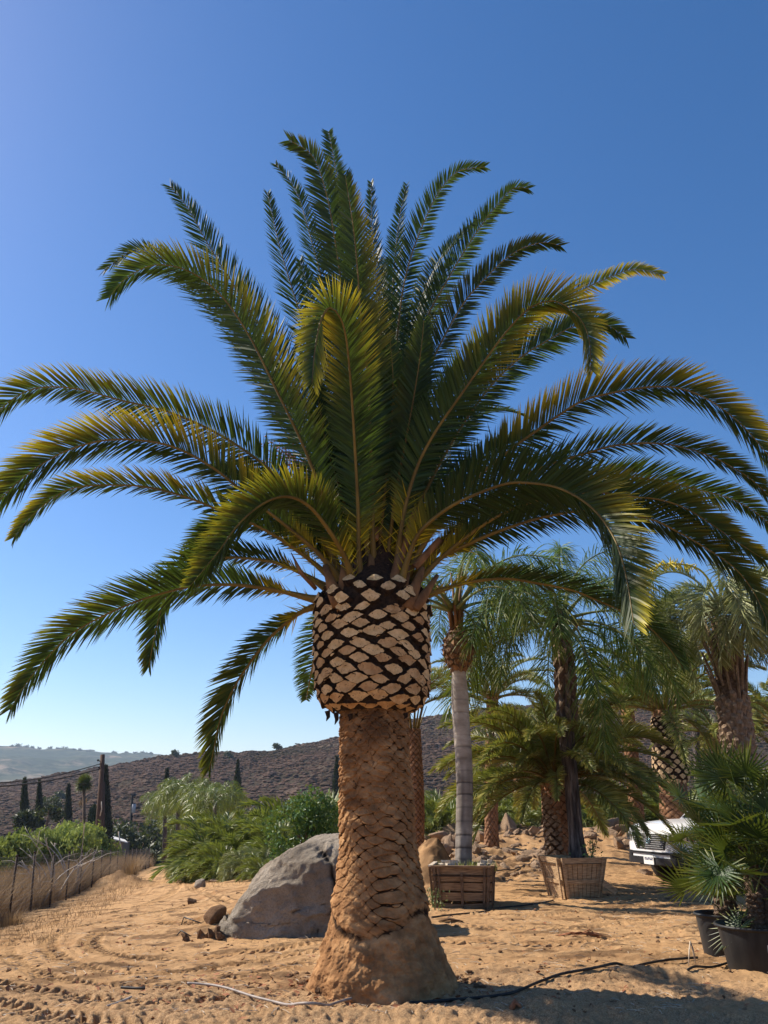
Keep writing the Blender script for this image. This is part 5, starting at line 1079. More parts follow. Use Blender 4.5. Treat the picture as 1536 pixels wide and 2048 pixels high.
pb2 = np.array(G(1468, 1922)); P2 = np.array([pb2[0]+.10, pb2[1]+.42, 0]); P2[2] = gz(P2[0], P2[1])-.02
pot(P1, .40, .44, 'plant_pot', 'large black plastic nursery pot with a white sticker, at the right edge', (-1.72, .27))
pot(P2, .30, .44, 'plant_pot', 'black nursery pot standing just behind and left of the one with the sticker')
fan_clump('fan_palm', 'fan palm with spiky round leaves growing in the big black pot at the right edge', P1+[0, 0, .37], [(.02, 0, .35, 12, .62), (.22, .05, .55, 14, .72), (.05, .12, .15, 7, .6), (.28, -.05, .25, 10, .7), (.06, .1, .8, 14, .75)], np.random.default_rng(3))
fan_clump('fan_palm', 'fan palm with spiky round leaves growing in the pot behind, reaching over the pickup', P2+[0, 0, .37], [(.02, .05, .38, 9, .62), (.16, .15, .60, 11, .72), (-.02, -.05, .12, 6, .7), (.12, 0, .95, 10, .68)], np.random.default_rng(8))
p3 = base_at(1560, 13.6)
fan_clump('fan_palm', 'taller fan palm behind the two potted ones, hiding the cab of the pickup', p3, [(-.2, 0, .7, 16, .85), (.2, .1, 1.0, 18, .85), (.5, 0, .6, 14, .8), (.1, .2, 1.3, 16, .85)], np.random.default_rng(9))
# one dry leaf at the side of the pot
x, y = G(1388, 1935); mb = MB(); c = np.array([x, y, gz(x, y)+.02])
for k in range(9): e = c+np.array([rg.normal(0, .04), rg.normal(0, .03), rg.uniform(-.02, .01)]); mb.tube([c+[0, .02, .22], (c+e)/2+[0, 0, .14], e], [.006, .008, .002], k=4, flat=.3)
solo('dry_leaf', mb, MAT['bleached_wood'], 'straw-coloured dry fan leaf hanging beside the rear black pot', 'palm debris')
# ================================================================== FENCE AND WHAT STANDS BEHIND IT
re_ = np.random.default_rng(77)
tops = [(85, 910, 35, 1370), (240, 903, 212, 1310), (388, 875, 357, 1225), (505, 893, 480, 1185), (602, 880, 582, 1155), (688, 872, 672, 1135), (770, 875, 743, 1115), (828, 873, 808, 1125), (870, 868, 862, 1050), (928, 866, 917, 1030), (983, 857, 975, 1020), (1016, 860, 1005, 1015), (1050, 862, 1042, 1010), (1090, 862, 1080, 1005), (1112, 866, 1105, 1000)]
fence = thing('wire_fence', 'long wire mesh fence on dark steel posts along the left of the dirt track', 'fence', (-7.4, 17.5, gz(-7.4, 17.5)))
FP = []
for k in range(-2, 15):
    f = k/14; Yk = 17.5+(61-17.5)*(f**1.0); 
    if k >= 0: u = (tops[k][2]/3.657-768)/FPX; Yk = (7.4+.0)/( -u*.9)*1.0 if False else Yk
    # point where the column of this post's foot meets the fence line X = -7.4-.2046*(Y-17.5)
    if k >= 0:
        best = None
        for Yt in np.arange(15, 70, .05):
            X = -7.4-.2046*(Yt-17.5); h = gz(X, Yt) if False else -0.8; zc = Yt*CT+(-2.6)*ST; e = abs(X/zc-u)
            if best is None or e < best[0]: best = (e, Yt)
        Yk = best[1]
    else: Yk = FP[0][1] if FP else 17.5+3.1*k
    X = -7.4-.2046*(Yk-17.5); FP.append(np.array([X, Yk, gz(X, Yk)]))
H = 1.22
for k, p_ in enumerate(FP):
    mb = MB(); ln = re_.normal(0, .02); ln -= .07; mb.tube([p_-[0, 0, .2], p_+[ln, 0, H]], .022 if p_[1] < 40 else .03, k=6); mb.tube([p_+[ln, 0, H-.01], p_+[ln, 0, H+.03]], .026, k=6)
    part('post', mb, MAT['rusty_steel'], fence, world=True)
FPs = sorted(FP, key=lambda q: q[1]); mb = MB()
for a, b in zip(FPs[:-1], FPs[1:]):
    if b[1]-a[1] < .3: continue
    sag = re_.uniform(0, .03); n = 8; s = np.linspace(0, 1, n)
    for hz in np.linspace(.05, H-.03, 15):
        C = a+np.outer(s, b-a)+[0, 0, hz]-np.outer(np.sin(s*np.pi), [0, 0, sag]); mb.tube(C, .0022, k=3, cap=False)
    for q in np.arange(0, 1, .13/np.linalg.norm(b-a)): c = a+(b-a)*q; mb.tube([c+[0, 0, .03], c+[0, 0, H-.03]], .0018, k=3, cap=False)
part('wire_mesh', mb, MAT['wire'], fence, world=True)
# dry weeds along and behind the fence
def weed_field(n, fx, hmin, hmax, wd, rng):
    mb = MB(); P = np.array([fx(rng) for _ in range(n)]); Z = ground(P[:, 0], P[:, 1]); q = n
    a = rng.uniform(0, 6.28, q); d = np.stack([np.cos(a), np.sin(a), 0*a], 1); h = rng.uniform(hmin, hmax, q)*P[:, 2] if P.shape[1] > 2 else rng.uniform(hmin, hmax, q)
    b0 = np.column_stack([P[:, 0], P[:, 1], Z-.02]); V = []
    lean = rng.uniform(.1, .8, q); wv = np.stack([-np.sin(a+1), np.cos(a+1), 0*a], 1)*(wd*rng.uniform(.6, 1.4, q))[:, None]
    for s, w_ in ((0, .8), (.4, 1), (.75, .8)): c = b0+np.outer(h*s, [0, 0, 1.0])+d*(h*lean*s**1.8)[:, None]; V += [c-wv*w_, c+wv*w_]
    V += [b0+np.outer(h, [0, 0, 1.0])+d*(h*lean)[:, None]]
    V = np.stack(V, 1).reshape(-1, 3); o = (np.arange(q)*7)[:, None, None]
    mb.add(V, Q=(np.array([[0, 1, 3, 2], [2, 3, 5, 4]])[None]+o).reshape(-1, 4), T=(np.array([[4, 5, 6]])[None]+o).reshape(-1, 3), rnd=np.repeat(rng.random(q), 7), yel=np.repeat(rng.random(q)*.6, 7))
    return mb
def along(r):
    Y = 14+52*r.random()**1.25; off = r.exponential(1.1)+.12; X = -7.4-.2046*(Y-17.5)-off*1.0
    cl = float(vnoise(np.array([X*.9]), np.array([Y*.6]))[0]); return X, Y, .75+.35*cl
mb = weed_field(50000, along, .3, 1.12, .0048, re_)
# bushy side twigs give the mass its fuzzy look
def along2(r):
    Y = 14+52*r.random()**1.2; X = -7.4-.2046*(Y-17.5)-r.exponential(1.6)-.1; return X, Y, 1.0
m2 = weed_field(9000, along2, .6, 1.1, .0035, re_); mb.V += m2.V; mb.Q += [q+mb.n for q in m2.Q]; mb.T += [q+mb.n for q in m2.T]; mb.qm += m2.qm; mb.tm += m2.tm; mb.A['rnd'] += m2.A['rnd']; mb.A['yel'] += m2.A['yel']; mb.n += m2.n
tag(part('dry_grass', mb, MAT['dry_grass'], smooth=False), kind='stuff', label='tall dry brown grass and weeds massed behind the wire fence', cat='grass')
def lowdry(r):
    if r.random() < .7: Y = 12+20*r.random(); X = -5.4-.2046*(Y-17.5)-1.3*r.random()-.2*abs(r.normal()); return X, Y, .6
    Y = r.uniform(22, 29); X = r.uniform(-5.2, -.5); return X, Y, .7
mb = weed_field(4500, lowdry, .03, .22, .004, re_); tag(part('dry_weeds', mb, MAT['dry_grass'], smooth=False), kind='stuff', label='short dry weeds at the edge of the dirt track', cat='weeds')
# pale dead branches standing in the grass
for i, (px, py, Y, w_) in enumerate(((110, 1690, 24, 1.0), (148, 1690, 27, 1.1), (80, 1700, 22, .7))):
    b = base_at(px, Y); mb = MB(); 
    for _ in range(6):
        a = re_.uniform(-1.4, 1.4); l = re_.uniform(.9, 1.9)*w_; p1 = b+[math.sin(a)*l*.35, re_.normal(0, .1), l*.6]; p2 = b+[math.sin(a)*l*.75, re_.normal(0, .2), l*re_.uniform(.8, 1.05)]; mb.tube(spl([b, p1, p2], 8), np.linspace(.028, .006, 8), k=5)
        for _ in range(2): e = p2+[re_.normal(0, .3), re_.normal(0, .2), re_.uniform(-.1, .35)]; mb.tube([p1*.4+p2*.6, (p2+e)/2, e], [.010, .007, .003], k=4)
    solo('dead_shrub', mb, MAT['dead_stick'], ('bleached leafless shrub poking over the fence, left of centre of the weeds', 'largest bleached leafless shrub, just left of the brown pole', 'small bleached leafless shrub nearest the left frame edge')[i], 'dead shrub')
for (px, py, lb) in ((192, 1745, 'dark brown dead bush leaning on the fence left of the dirt heap'), (265, 1722, 'straw-coloured dead bush at the fence beyond the dirt heap'), (20, 1850, 'withered weeds at the left edge below the fence')):
    x, y = G(px, py); c = np.array([x, y, gz(x, y)]); mb = MB(); tuft(mb, c, 260, .75 if px != 20 else .3, .35 if px != 20 else .4, re_, wd=.006, lean=1.0); solo('dead_bush', mb, MAT['dry_grass'] if px != 192 else MAT['bark_rough'], lb, 'dead bush', smooth=False)
# ------------------------------------------------------------------ leafy trees and shrubs
def crown(mb, lobes, n, sz, rng, droop=0.0, m=0, hollow=.55):
    lob = np.array([l[:6] for l in lobes], float); wt = lob[:, 3]*lob[:, 4]*lob[:, 5]; wt /= wt.sum(); k = rng.choice(len(lob), n, p=wt)
    d = nrm(rng.normal(0, 1, (n, 3))); r = (hollow+(1-hollow)*rng.random(n))*(1+.22*vnoise(d[:, 0]*2.5+k*7, d[:, 1]*2.5, d[:, 2]*2.5)); C = lob[k, :3]+d*lob[k, 3:6]*r[:, None]
    g = fbm(C[:, 0]/sz/9, C[:, 1]/sz/9, C[:, 2]/sz/9, o=2); keep = g > -.32; C = C[keep]; d = d[keep]; g = g[keep]; q = len(C)
    a = nrm(d*.6+rng.normal(0, 1, (q, 3))*.8+[0, 0, -droop*2]); b = nrm(np.cross(a, rng.normal(0, 1, (q, 3)))); s = sz*rng.uniform(.5, 1.3, q)[:, None]
    V = np.stack([C-a*s, C+b*s*.42, C+a*s, C-b*s*.42], 1).reshape(-1, 3); o = (np.arange(q)*4)[:, None]
    mb.add(V, Q=np.array([[0, 1, 2, 3]])+o, m=m, rnd=np.repeat(np.clip(.5+g+rng.normal(0, .25, q), 0, 1), 4))
def tree(name, label, base, lobes, n, sz, mat, rng, trunk_r=.2, group=None, droop=0.0, cat='tree', bark='bark_rough', hollow=.55, limbs=True):
    t = thing(name, label, cat, base, group=group); base = np.asarray(base, float)
    mb = MB(); c0 = np.mean([l[:3] for l in lobes], 0); mb.tube(spl([base-[0, 0, .3], base*.5+c0*.5, c0], 8), np.linspace(trunk_r, trunk_r*.4, 8), k=8)
    if limbs:
        for l in lobes: mb.tube(spl([base*.6+c0*.4, (c0+np.array(l[:3]))/2, np.array(l[:3])+[0, 0, l[5]*.5]], 7), np.linspace(trunk_r*.5, trunk_r*.12, 7), k=6)
    part('trunk', mb, MAT[bark], t, world=True); mb = MB(); crown(mb, lobes, n, sz, rng, droop, hollow=hollow); part('crown', mb, MAT[mat], t, world=True, smooth=False); return t
# glossy green shrub by the boulder
b = base_at(610, 21.5); tree('shrub', 'glossy dark-green leafy shrub directly behind the boulder', b, [(b[0]+dx, b[1]+dy, b[2]+h, .62, .5, .6) for dx, dy, h in ((-.35, 0, .75), (.3, .1, .8), (0, -.1, 1.3), (-.5, 0, 1.2), (.45, 0, 1.3), (.1, 0, 1.6))], 6000, .055, 'shrub_leaf', re_, .06, cat='shrub')
# light green hedge trees beyond the fence
for i, (px, Y, pyt) in enumerate(((-20, 58, 1668), (25, 60, 1662), (58, 62, 1652), (88, 64, 1650), (118, 66, 1640), (150, 64, 1638), (178, 67, 1640), (-60, 56, 1660))):
    b = base_at(px, Y); z = W(px, pyt, Y)[2]; h = z-b[2]
    tree('pepper_tree', 'feathery light-green bushy tree in the row beyond the wire fence', b, [(b[0]+re_.normal(0, .7), b[1]+re_.normal(0, .6), b[2]+h*q, 1.3, 1.3, h*.32) for q in (.35, .5, .66, .62, .45)], 4200, .16, 'pepper_leaf', re_, .15, 'light-green trees beyond the fence', droop=.8)
# dark oaks below the hill
for i, (px, Y, pyt, wd_) in enumerate(((225, 120, 1640, 6), (260, 128, 1632, 6), (300, 118, 1628, 7), (335, 125, 1620, 6), (205, 135, 1650, 5), (380, 120, 1610, 6), (430, 124, 1600, 6), (500, 130, 1598, 7), (560, 128, 1592, 6))):
    b = base_at(px, Y); h = W(px, pyt, Y)[2]-b[2]
    tree('oak_tree', 'dark round oak in the tree belt below the brown hill', b, [(b[0]+re_.normal(0, wd_*.3), b[1]+re_.normal(0, 1.5), b[2]+h*q, wd_*.42, wd_*.4, h*.3) for q in (.4, .55, .7, .68, .5, .3)], 5200, .38, 'oak_leaf', re_, .35, 'dark oaks below the hill')
b = base_at(100, 150); 
for px, Y, py, r in ((102, 170, 1612, 2.6), (96, 95, 1632, 1.6), (52, 100, 1640, 1.4)):
    p_ = W(px, py, Y); b = np.array([p_[0], p_[1], p_[2]-r]); tree('shrub_tree', ('round dark bush alone on the lower hill slope', 'small dark green tree between the two left cypresses', 'small green bush at the foot of the leftmost cypress')[[102, 96, 52].index(px)], b, [(b[0], b[1], b[2]+r, r, r, r*.8)], 1200, .3, 'oak_leaf', re_, .2)
# cypresses
for (px, pyt, pyb, Y, wd_, lb) in ((49, 1560, 1655, 105, .85, 'slender dark cypress leftmost below the hill'), (79, 1564, 1645, 112, .8, 'slender dark cypress, second from the left below the hill'), (137, 1571, 1640, 115, .75, 'slender dark cypress left of the small round-headed fan palm'), (211, 1535, 1650, 92, .8, 'tall narrow cypress right behind the brown utility pole'), (334, 1540, 1700, 120, 1.0, 'dark cypress rising behind the queen palms at the track end'), (476, 1522, 1625, 135, 1.35, 'broad-based tall cypress above the low palms, against the hill'), (674, 1515, 1620, 135, 1.2, 'dark cypress partly hidden by the main palm trunk')):
    top = W(px, pyt, Y); b = base_at(px-4, Y); bot = W(px-3, pyb, Y); t = thing('cypress', lb, 'cypress', b); h = top[2]-b[2]
    mb = MB(); mb.tube([b-[0, 0, .3], (b+top)/2, top-[0, 0, .5]], [.22, .12, .03], k=7); part('trunk', mb, MAT['bark_rough'], t, world=True)
    n = 5200; s = re_.random(n)**.8; R = wd_*np.interp(s, [0, .08, .25, .5, .8, 1], [.5, .85, 1, .85, .42, .02]); a = re_.uniform(0, 6.28, n); rr_ = R*(.6+.42*re_.random(n))*(1+.18*vnoise(a*2, s*14)); C = b+np.outer(s, top-b)+np.stack([rr_*np.cos(a), rr_*np.sin(a), 0*a], 1)
    d = nrm(np.stack([np.cos(a)*.35, np.sin(a)*.35, 1+0*a], 1)+re_.normal(0, .25, (n, 3))); e = nrm(np.cross(d, re_.normal(0, 1, (n, 3)))); sz = re_.uniform(.15, .42, n)[:, None]; V = np.stack([C-e*sz*.3, C+e*sz*.3, C+d*sz*1.3], 1).reshape(-1, 3)
    mb = MB(); mb.add(V, T=np.arange(3*n).reshape(-1, 3), rnd=np.repeat(re_.random(n), 3)); part('crown', mb, MAT['cypress_leaf'], t, world=True, smooth=False)
# fan palm alone on the left
Y = 98; top = W(168, 1568, Y); b = base_at(168, Y); t = thing('fan_palm', 'lone round-headed fan palm with thin trunk against the hill, left of the brown pole', 'palm tree', b); mb = MB(); mb.tube([b-[0, 0, .3], (b+top)/2, top], [.3, .2, .16], k=8); part('trunk', mb, MAT['bark_rough'], t, world=True)
for k in range(42):
    f = (k+.5)/42; el = math.radians(88-150*f); az = k*2.39996; o = bpy.data.objects.new('fan_blade', FANS[k % 6]); COL.objects.link(o); o.parent = t; o.location = local(t, top+np.array([math.cos(el)*math.cos(az), math.cos(el)*math.sin(az), math.sin(el)])*.5); o.scale = (2.1,)*3; o.rotation_euler = (0, -el, az)
mb = MB(); crown(mb, [(top[0], top[1], top[2]-1.3, .7, .7, .9)], 500, .4, re_, 1.5); part('dead_leaf_skirt', mb, MAT['dry_grass'], t, world=True, smooth=False)
mb = MB(); zb = W(168, 1622, Y)[2]; crown(mb, [(b[0], b[1], zb-.6, .55, .55, 1.3)], 700, .3, re_, 1.0); part('trunk_vine', mb, MAT['oak_leaf'], t, world=True, smooth=False)
# ------------------------------------------------------------------ utility poles and wires
Yp = 88.0
def pole(px0, px1, pyt, Y, r, name, label, mat):
    b = base_at(px0, Y); top = W(px1, pyt, Y); b2 = np.array([b[0], Y, b[2]]); t = thing(name, label, 'utility pole', b); mb = MB(); mb.tube([b2-[0, 0, .5], (b2+top)/2, top], [r*1.25, r*1.1, r*.85], k=12); part('pole', mb, MAT[mat], t, world=True); return t, b2, top
tA, bA, tpA = pole(189, 205.5, 1509, Yp, .27, 'utility_pole', 'tall leaning brown wooden utility pole carrying two cables', 'pole_wood')
for py, l in ((1523, .35), (1537, .25)):
    p_ = W(204, py, Yp); mb = MB(); mb.tube([p_+[-.1, -.1, 0], p_+[-l, -.25, .08]], .05, k=6); mb.box(p_+[-l, -.25, .1], (.08, .08, .1)); part('cable_bracket', mb, MAT['dark_pole'], tA, world=True)
mb = MB(); p0, p1 = W(203, 1603, Yp-.4), W(200, 1632, Yp-.4); mb.tube([p0, (p0+p1)/2+[.1, 0, 0], p1], .05, k=6); part('conduit', mb, MAT['bleached_wood'], tA, world=True)
pole(202, 206.5, 1565, Yp+1.5, .22, 'utility_pole', 'shorter dark pole standing right beside the tall brown utility pole', 'pole_wood')
tB, bB, tpB = pole(256, 264, 1591, 118, .20, 'utility_pole', 'thin black distant utility pole with a transformer can', 'dark_pole')
p_ = W(267, 1617, 118); mb = MB(); mb.tube([p_-[0, 0, .6], p_+[0, 0, .6]], .28, k=10); part('transformer_can', mb, MAT['grey_panel'], tB, world=True)
p_ = W(263, 1594, 118); mb = MB(); mb.box(p_, (1.0, .06, .06)); part('crossarm', mb, MAT['dark_pole'], tB, world=True)
for a, b, sag, r, lb in (((203, 1527, Yp), (-240, 1548, 60), 1.2, .045, 'upper cable running left from the brown utility pole'), ((203, 1537, Yp), (-240, 1562, 60), 1.0, .065, 'lower, thicker cable running left from the brown utility pole'), ((262, 1594, 118), (-160, 1690, 70), 1.0, .035, 'low thin cable dropping left from the distant black pole')):
    A_ = W(*a); B_ = W(*b); s = np.linspace(0, 1, 40); C = A_+np.outer(s, B_-A_)-np.outer(np.sin(s*np.pi)*sag, [0, 0, 1.0]); mb = MB(); mb.tube(C, r, k=4); solo('overhead_cable', mb, MAT['dark_pole'], lb, 'cable')
# ------------------------------------------------------------------ shed with slanted white roofs, white panel
Y = 112; c = W(228, 1690, Y); t = thing('shed', 'small shed with two slanted white roofs below the poles', 'shed', (c[0], Y, gz(c[0], Y))); WLc = WL[t.name]
def roof(a, b, d, e, th=.12):
    P_ = np.array([W(*q) for q in (a, b, d, e)]); mb = MB(); V = np.vstack([P_, P_-[0, 0, th]]); mb.add(V, Q=[[0, 1, 2, 3], [7, 6, 5, 4], [0, 4, 5, 1], [1, 5, 6, 2], [2, 6, 7, 3], [3, 7, 4, 0]]); part('roof', mb, MAT['white_roof'], t, world=True, smooth=False)
roof((204, 1685, 109), (226, 1683, 109), (221, 1675, 115), (206, 1674, 115)); roof((222, 1676, 109), (255, 1684, 109), (250, 1679, 114), (214, 1668, 114))
mb = MB(); zf = gz(c[0], Y); zt = W(228, 1684, Y)[2]; mb.box((c[0], Y, (zf+zt)/2), (1.55, 1.6, (zt-zf)/2)); part('wall', mb, MAT['shed_wall'], t, world=True, smooth=False)
mb = MB(); p0, p1 = W(242, 1700, 108), W(237, 1663, 108); mb.tube([p0, p1], .09, k=5); solo('leaning_post', mb, MAT['bleached_wood'], 'pale leaning timber post in front of the shed roof', 'post')
Y = 78; c = base_at(341, Y); ztp = W(341, 1690, Y)[2]; hw = (350-332)/2/FPX*Y*CT; mb = MB(); mb.box((c[0], Y, (c[2]+ztp)/2), (hw, .12, (ztp-c[2])/2)); t = thing('white_panel', 'plain white panel standing beyond the end of the dirt track', 'panel', c); part('board', mb, MAT['white_roof'], t, world=True, smooth=False)
mb = MB()
for dx in (-hw*.8, hw*.8): mb.tube([[c[0]+dx, Y+.18, c[2]-.1], [c[0]+dx, Y+.18, ztp]], .05, k=6)
part('legs', mb, MAT['dark_pole'], t, world=True)
# distant trees on the far ridge
for i, (px, w_) in enumerate(((28, 22), (45, 16), (70, 12), (92, 18), (110, 14), (128, 20), (142, 10), (160, 14), (178, 12), (222, 16), (246, 12), (262, 14), (285, 18), (298, 14), (15, 12), (55, 10))):
    x = (px-768)/FPX*2600*.95; yy = 2600; zr = np.interp(x, fx, fz); mb = MB(); cr_ = [(x+re_.normal(0, w_*.4), yy+re_.normal(0, 6), zr+w_*.25+re_.normal(0, 1), w_*.45, w_*.4, w_*.4) for _ in range(4)]; crown(mb, cr_, 260, 2.6, re_, hollow=.3); solo('ridge_tree', mb, MAT['oak_leaf'], 'tiny dark tree on the skyline of the far blue ridge', 'tree', 'trees on the far ridge', smooth=False)
for px, py in ((349, 1505), (552, 1492), (455, 1510), (120, 1590), (615, 1530)):
    Yb_ = {349: 440, 552: 440, 455: 400, 120: 330, 615: 380}[px]; x = (px-768)/FPX*Yb_*.95; p_ = W(px, py, Yb_); mb = MB(); crown(mb, [(p_[0], Yb_, p_[2], 2.2, 2.2, 1.8), (p_[0]+1.5, Yb_, p_[2]-.8, 2, 2, 1.4)], 500, .6, re_, hollow=.3); solo('hill_bush', mb, MAT['oak_leaf'], {349: 'dark bush on the ridge line above the track-end palms', 552: 'small dark bush on the ridge line left of the main trunk', 455: 'dark bush high on the slope beside the broad cypress', 120: 'low dark bush on the left slope of the hill', 615: 'dark bush on the slope just left of the main trunk'}[px], 'bush', smooth=False)
# ================================================================== PICKUP
F0 = W(1302, 1705, 20.3); phi = rad(17); trk_ = thing('pickup_truck', 'white pickup truck facing left, half hidden by the potted fan palms', 'pickup truck', (F0[0], F0[1], gz(F0[0]+1.0, F0[1]+.8)+.02), rz=math.pi+phi); trk_.scale = (1.24, 1.24, 1.24); WL[trk_.name] = np.zeros(3)
XS = np.array([0, -.03, -.08, -.16, -.28, -.45, -.49]+list(np.linspace(-.52, -1.40, 25))+[-1.45, -1.8, -2.4, -3.0, -3.6, -3.82]+list(np.linspace(-3.86, -4.84, 25))+[-4.9, -5.2, -5.38, -5.42])
def wpl(x): return np.interp(-x, [0, .03, .08, .16, .28, .45, .7, 5.2, 5.42], [.66, .74, .80, .855, .90, .93, .955, .945, .90])
def ztop(x): return np.interp(-x, [0, .03, .1, .3, .8, 1.35, 1.5, 5.42], [.99, 1.03, 1.065, 1.10, 1.145, 1.165, 1.17, 1.17])
def zbot(x):
    z = np.interp(-x, [0, .1, .4, 1.4, 5.42], [.50, .47, .44, .42, .48])
    for xc in (-.96, -4.35):
        d = np.abs(x-xc); z = np.where(d < .47, np.maximum(z, .36+np.sqrt(np.clip(.47**2-d**2, 0, 1))), z)
    return z
mb = MB(); secs = []
for x in XS:
    wv, zt, zb_ = float(wpl(x)), float(ztop(x)), float(zbot(x)); zm_ = max(zb_+.03, zt-.30); zl = max(zb_+.015, min(.62, zm_-.01)); fl = .03 if zb_ > .5 and x < -.2 else 0
    h = [(wv-.10+fl, zb_), (wv-.01+fl, zb_+.005), (wv+fl, zl), (wv, zm_), (wv-.015, zt-.12), (wv-.05, zt-.04), (wv-.14, zt+.005), (wv*.5, zt+.03), (0, zt+.036)]
    full = [(x, y, z) for y, z in h]+[(x, -y, z) for y, z in h[-2::-1]]; secs.append(full)
mb.grid(np.array(secs)); f0 = np.array(secs[0]); m_ = len(f0); mb.add(np.vstack([f0, [[.012, 0, .75]]]), T=[[i, (i+1) % m_, m_] for i in range(m_)]); f1 = np.array(secs[-1]); mb.add(np.vstack([f1, [[-5.43, 0, .8]]]), T=[[(i+1) % m_, i, m_] for i in range(m_)])
body = part('body', mb, MAT['white_paint'], trk_)
sub = bpy.context.view_layer
mb = MB(); mb.box((-2.7, 0, .52), (2.55, .62, .16)); mb.box((-2.7, 0, .40), (1.2, .80, .09)); part('underbody', mb, MAT['black_trim'], trk_, smooth=False)
mb = MB(); bx0 = np.array([(-1.28, .80, 1.165), (-3.72, .84, 1.165), (-3.72, -.84, 1.165), (-1.28, -.80, 1.165)]); tx0 = np.array([(-2.02, .66, 1.76), (-3.42, .68, 1.77), (-3.42, -.68, 1.77), (-2.02, -.66, 1.76)])
def lerp4(k): return bx0*(1-k)+tx0*k
Gc = np.array([lerp4(k) for k in (0, .5, 1.0)]); mb.grid(Gc, wrap=True); tt_ = tx0*np.array([.97, .9, 1])+[-.07, 0, .05]; mb.grid(np.array([tx0, tt_]), wrap=True); mb.add(tt_, Q=[[0, 3, 2, 1]]); part('cab', mb, MAT['white_paint'], trk_, smooth=False)
def glass(i, j, u0, u1, v0, v1, off, nm):
    pts_ = []
    for k, u in ((v0, u0), (v0, u1), (v1, u1), (v1, u0)): L4 = lerp4(k); pts_.append(L4[i]*(1-u)+L4[j]*u+off)
    mb = MB(); P_ = np.array(pts_); mb.add(np.vstack([P_, P_-np.array(off)*.6]), Q=[[0, 1, 2, 3], [7, 6, 5, 4], [0, 4, 5, 1], [1, 5, 6, 2], [2, 6, 7, 3], [3, 7, 4, 0]]); part(nm, mb, MAT['dark_glass'], trk_, smooth=False)
glass(3, 0, .05, .95, .05, .93, (.012, 0, .012), 'windshield'); glass(0, 1, .08, .48, .10, .88, (0, .012, .004), 'side_window'); glass(0, 1, .52, .93, .10, .88, (0, .012, .004), 'side_window'); glass(2, 3, .07, .48, .10, .88, (0, -.012, .004), 'side_window'); glass(2, 3, .52, .92, .10, .88, (0, -.012, .004), 'side_window'); glass(1, 2, .1, .9, .15, .9, (-.012, 0, .004), 'rear_window')
def nose(y): return np.interp(abs(y), [0, .66, .74, .80, .855, .90, .93], [.012, 0, -.03, -.08, -.16, -.28, -.45])
def nosepanel(ys0, ys1, z0, z1, out, mat, nm, n=14, yt0=None, yt1=None, parent=None):
    yt0 = ys0 if yt0 is None else yt0; yt1 = ys1 if yt1 is None else yt1; u = np.linspace(0, 1, n); G_ = []
    for q in u:
        yb = ys0+(ys1-ys0)*q; yt = yt0+(yt1-yt0)*q; G_.append([(nose(yb)+out-.05, yb, z0), (nose(yb)+out, yb*1.01, z0), (nose(yt)+out, yt*1.01, z1), (nose(yt)+out-.05, yt, z1)])
    G_ = np.array(G_); mb = MB(); mb.grid(G_, wrap=True); mb.add(G_[0], Q=[[0, 1, 2, 3]]); mb.add(G_[-1], Q=[[3, 2, 1, 0]]); return part(nm, mb, MAT[mat], parent or trk_, smooth=False)
gr = nosepanel(-.44, .44, .66, .93, .012, 'black_trim', 'grille', yt0=-.56, yt1=.56)
mb = MB()
for r_ in range(7):
    for q in range(-13, 14):
        y = (q+.5*(r_ % 2))*.040; z = .685+r_*.036
        if abs(y) < .44+.12*(z-.66)/.27-.02: x = nose(y)+.018; mb.box((x, y, z), (.004, .012, .007))
part('honeycomb', mb, MAT['grey_panel'], gr, smooth=False)
mb = MB(); a = np.linspace(0, 2*np.pi, 25); mb.tube(np.stack([0*a+.040, .060*np.cos(a), .80+.042*np.sin(a)], 1), .007, k=5); mb.tube(np.stack([0*a+.040, .026*np.cos(a), .80+.040*np.sin(a)], 1), .005, k=5); mb.tube(np.stack([0*a+.040, .044*np.cos(a), .818+.014*np.sin(a)], 1), .005, k=5); part('badge', mb, MAT['badge_blue'], gr)
nosepanel(-.90, .90, .40, .52, .035, 'black_trim', 'bumper', 22); nosepanel(-.60, .60, .575, .615, .02, 'black_trim', 'lower_grille')
nosepanel(-.80, -.60, .52, .62, .02, 'black_trim', 'fog_lamp'); nosepanel(.60, .80, .52, .62, .02, 'black_trim', 'fog_lamp')
for s_ in (-1, 1):
    hl = nosepanel(*sorted((s_*.60, s_*.932)), .80, .955, .014, 'lamp_lens', 'headlight', 18, *( (None, None)))
    mb = MB(); 
    for q in (.66, .74, .81, .87): mb.box((nose(q)+.012, s_*q*1.012, .875), (.012, .018, .045))
    mb.box((nose(.70)+.012, s_*.71, .815), (.02, .10, .008))
    part('reflector', mb, MAT['black_trim'], hl, smooth=False)
    nosepanel(*sorted((s_*.885, s_*.932)), .83, .94, .022, 'lamp_amber', 'turn_signal', 6, parent=hl)
pl = MB(); pl.box((.062, .0, .475), (.006, .155, .078)); plo = part('license_plate', pl, MAT['plate_white'], trk_, smooth=False)
mb = MB()
for q in range(7): y = -.115+q*.038; mb.box((.069, y, .495), (.002, .004, .026)); mb.box((.069, y+.010, .495+(.02 if q % 2 else -.018)), (.002, .009, .004)); mb.box((.069, y+.018, .485 if q % 3 else .505), (.002, .004, .016))
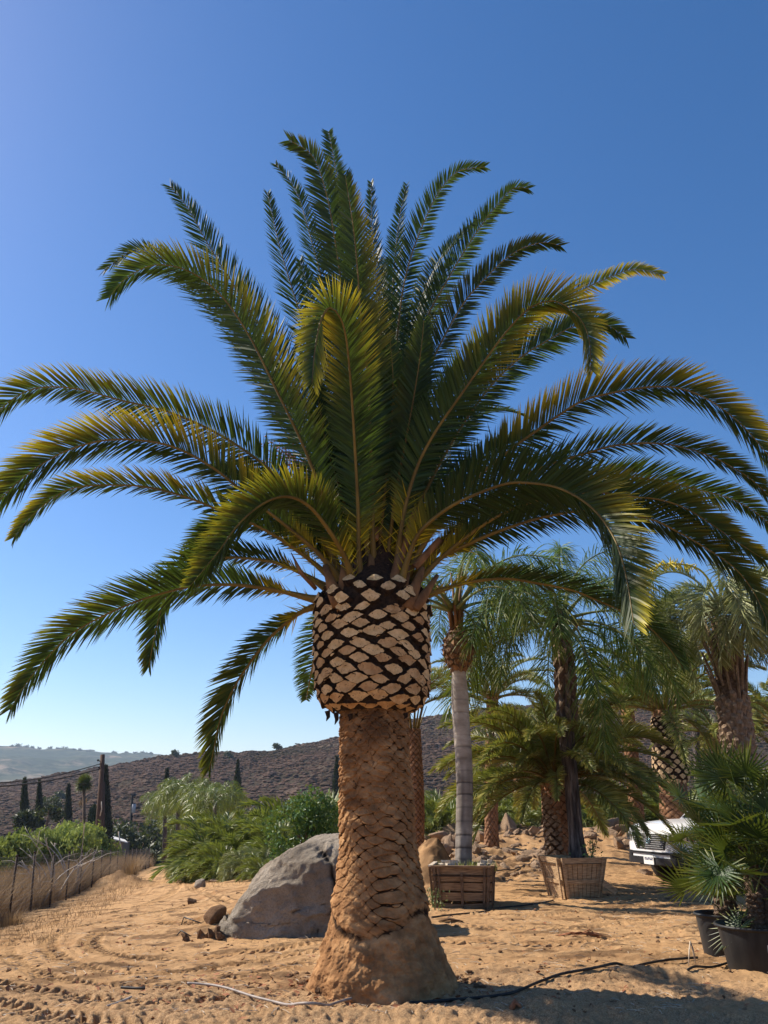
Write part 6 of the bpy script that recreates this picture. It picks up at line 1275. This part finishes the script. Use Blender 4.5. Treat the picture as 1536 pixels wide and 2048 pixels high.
part('plate_characters', mb, MAT['plate_blue'], plo, smooth=False)
for xc in (-.96, -4.35):
    for s_ in (-1, 1):
        th = np.linspace(0, 2*np.pi, 49)[:-1]; prf = [(.20, .11), (.30, .125), (.36, .12), (.385, .10), (.395, .04), (.395, -.04), (.385, -.10), (.36, -.12), (.30, -.125), (.20, -.11)]
        mb = MB(); mb.grid(np.array([[(xc+r_*math.cos(a)*(1+.008*(i % 2)*(r_ > .37)), s_*.82+s_*o_, .395+r_*math.sin(a)) for i, a in enumerate(th)] for r_, o_ in prf]), wrap=True)
        wh = bpy.data.objects.new('wheel', None); COL.objects.link(wh); wh.parent = trk_; WL[wh.name] = np.zeros(3); part('tyre', mb, MAT['tyre_rubber'], wh)
        mb = MB(); mb.grid(np.array([[(xc+r_*math.cos(a), s_*.82+s_*o_, .395+r_*math.sin(a)) for a in th] for r_, o_ in ((.21, .115), (.20, .09), (.17, .05), (.02, .04))]), wrap=True)
        for k in range(6): a = k*math.pi/3; mb.tube([[xc, s_*.915, .395], [xc+.195*math.cos(a), s_*.925, .395+.195*math.sin(a)]], [.04, .025], k=5)
        part('rim', mb, MAT['grey_panel'], wh)
for s_ in (-1, 1): mb = MB(); mb.box((-1.75, s_*1.03, 1.22), (.06, .11, .09)); mb.box((-1.75, s_*.93, 1.17), (.03, .07, .02)); part('side_mirror', mb, MAT['white_paint'], trk_, smooth=False)
# ================================================================== AIR
mb = MB(); mb.box((0, 0, 70), (3700, 3700, 90)); hz = part('haze', mb, bpy.data.materials.new('haze'), smooth=False, kind='stuff')
hm = hz.data.materials[0]; hm.use_nodes = True; ht = hm.node_tree; ht.nodes.remove(ht.nodes['Principled BSDF']); pv = ht.nodes.new('ShaderNodeVolumePrincipled'); pv.inputs['Color'].default_value = (0.62, 0.78, 1.0, 1); pv.inputs['Density'].default_value = 0.00013; pv.inputs['Anisotropy'].default_value = 0.2
ht.links.new(pv.outputs[0], ht.nodes['Material Output'].inputs['Volume'])
tag(hz, 'thin bluish haze filling the valley air', 'haze')
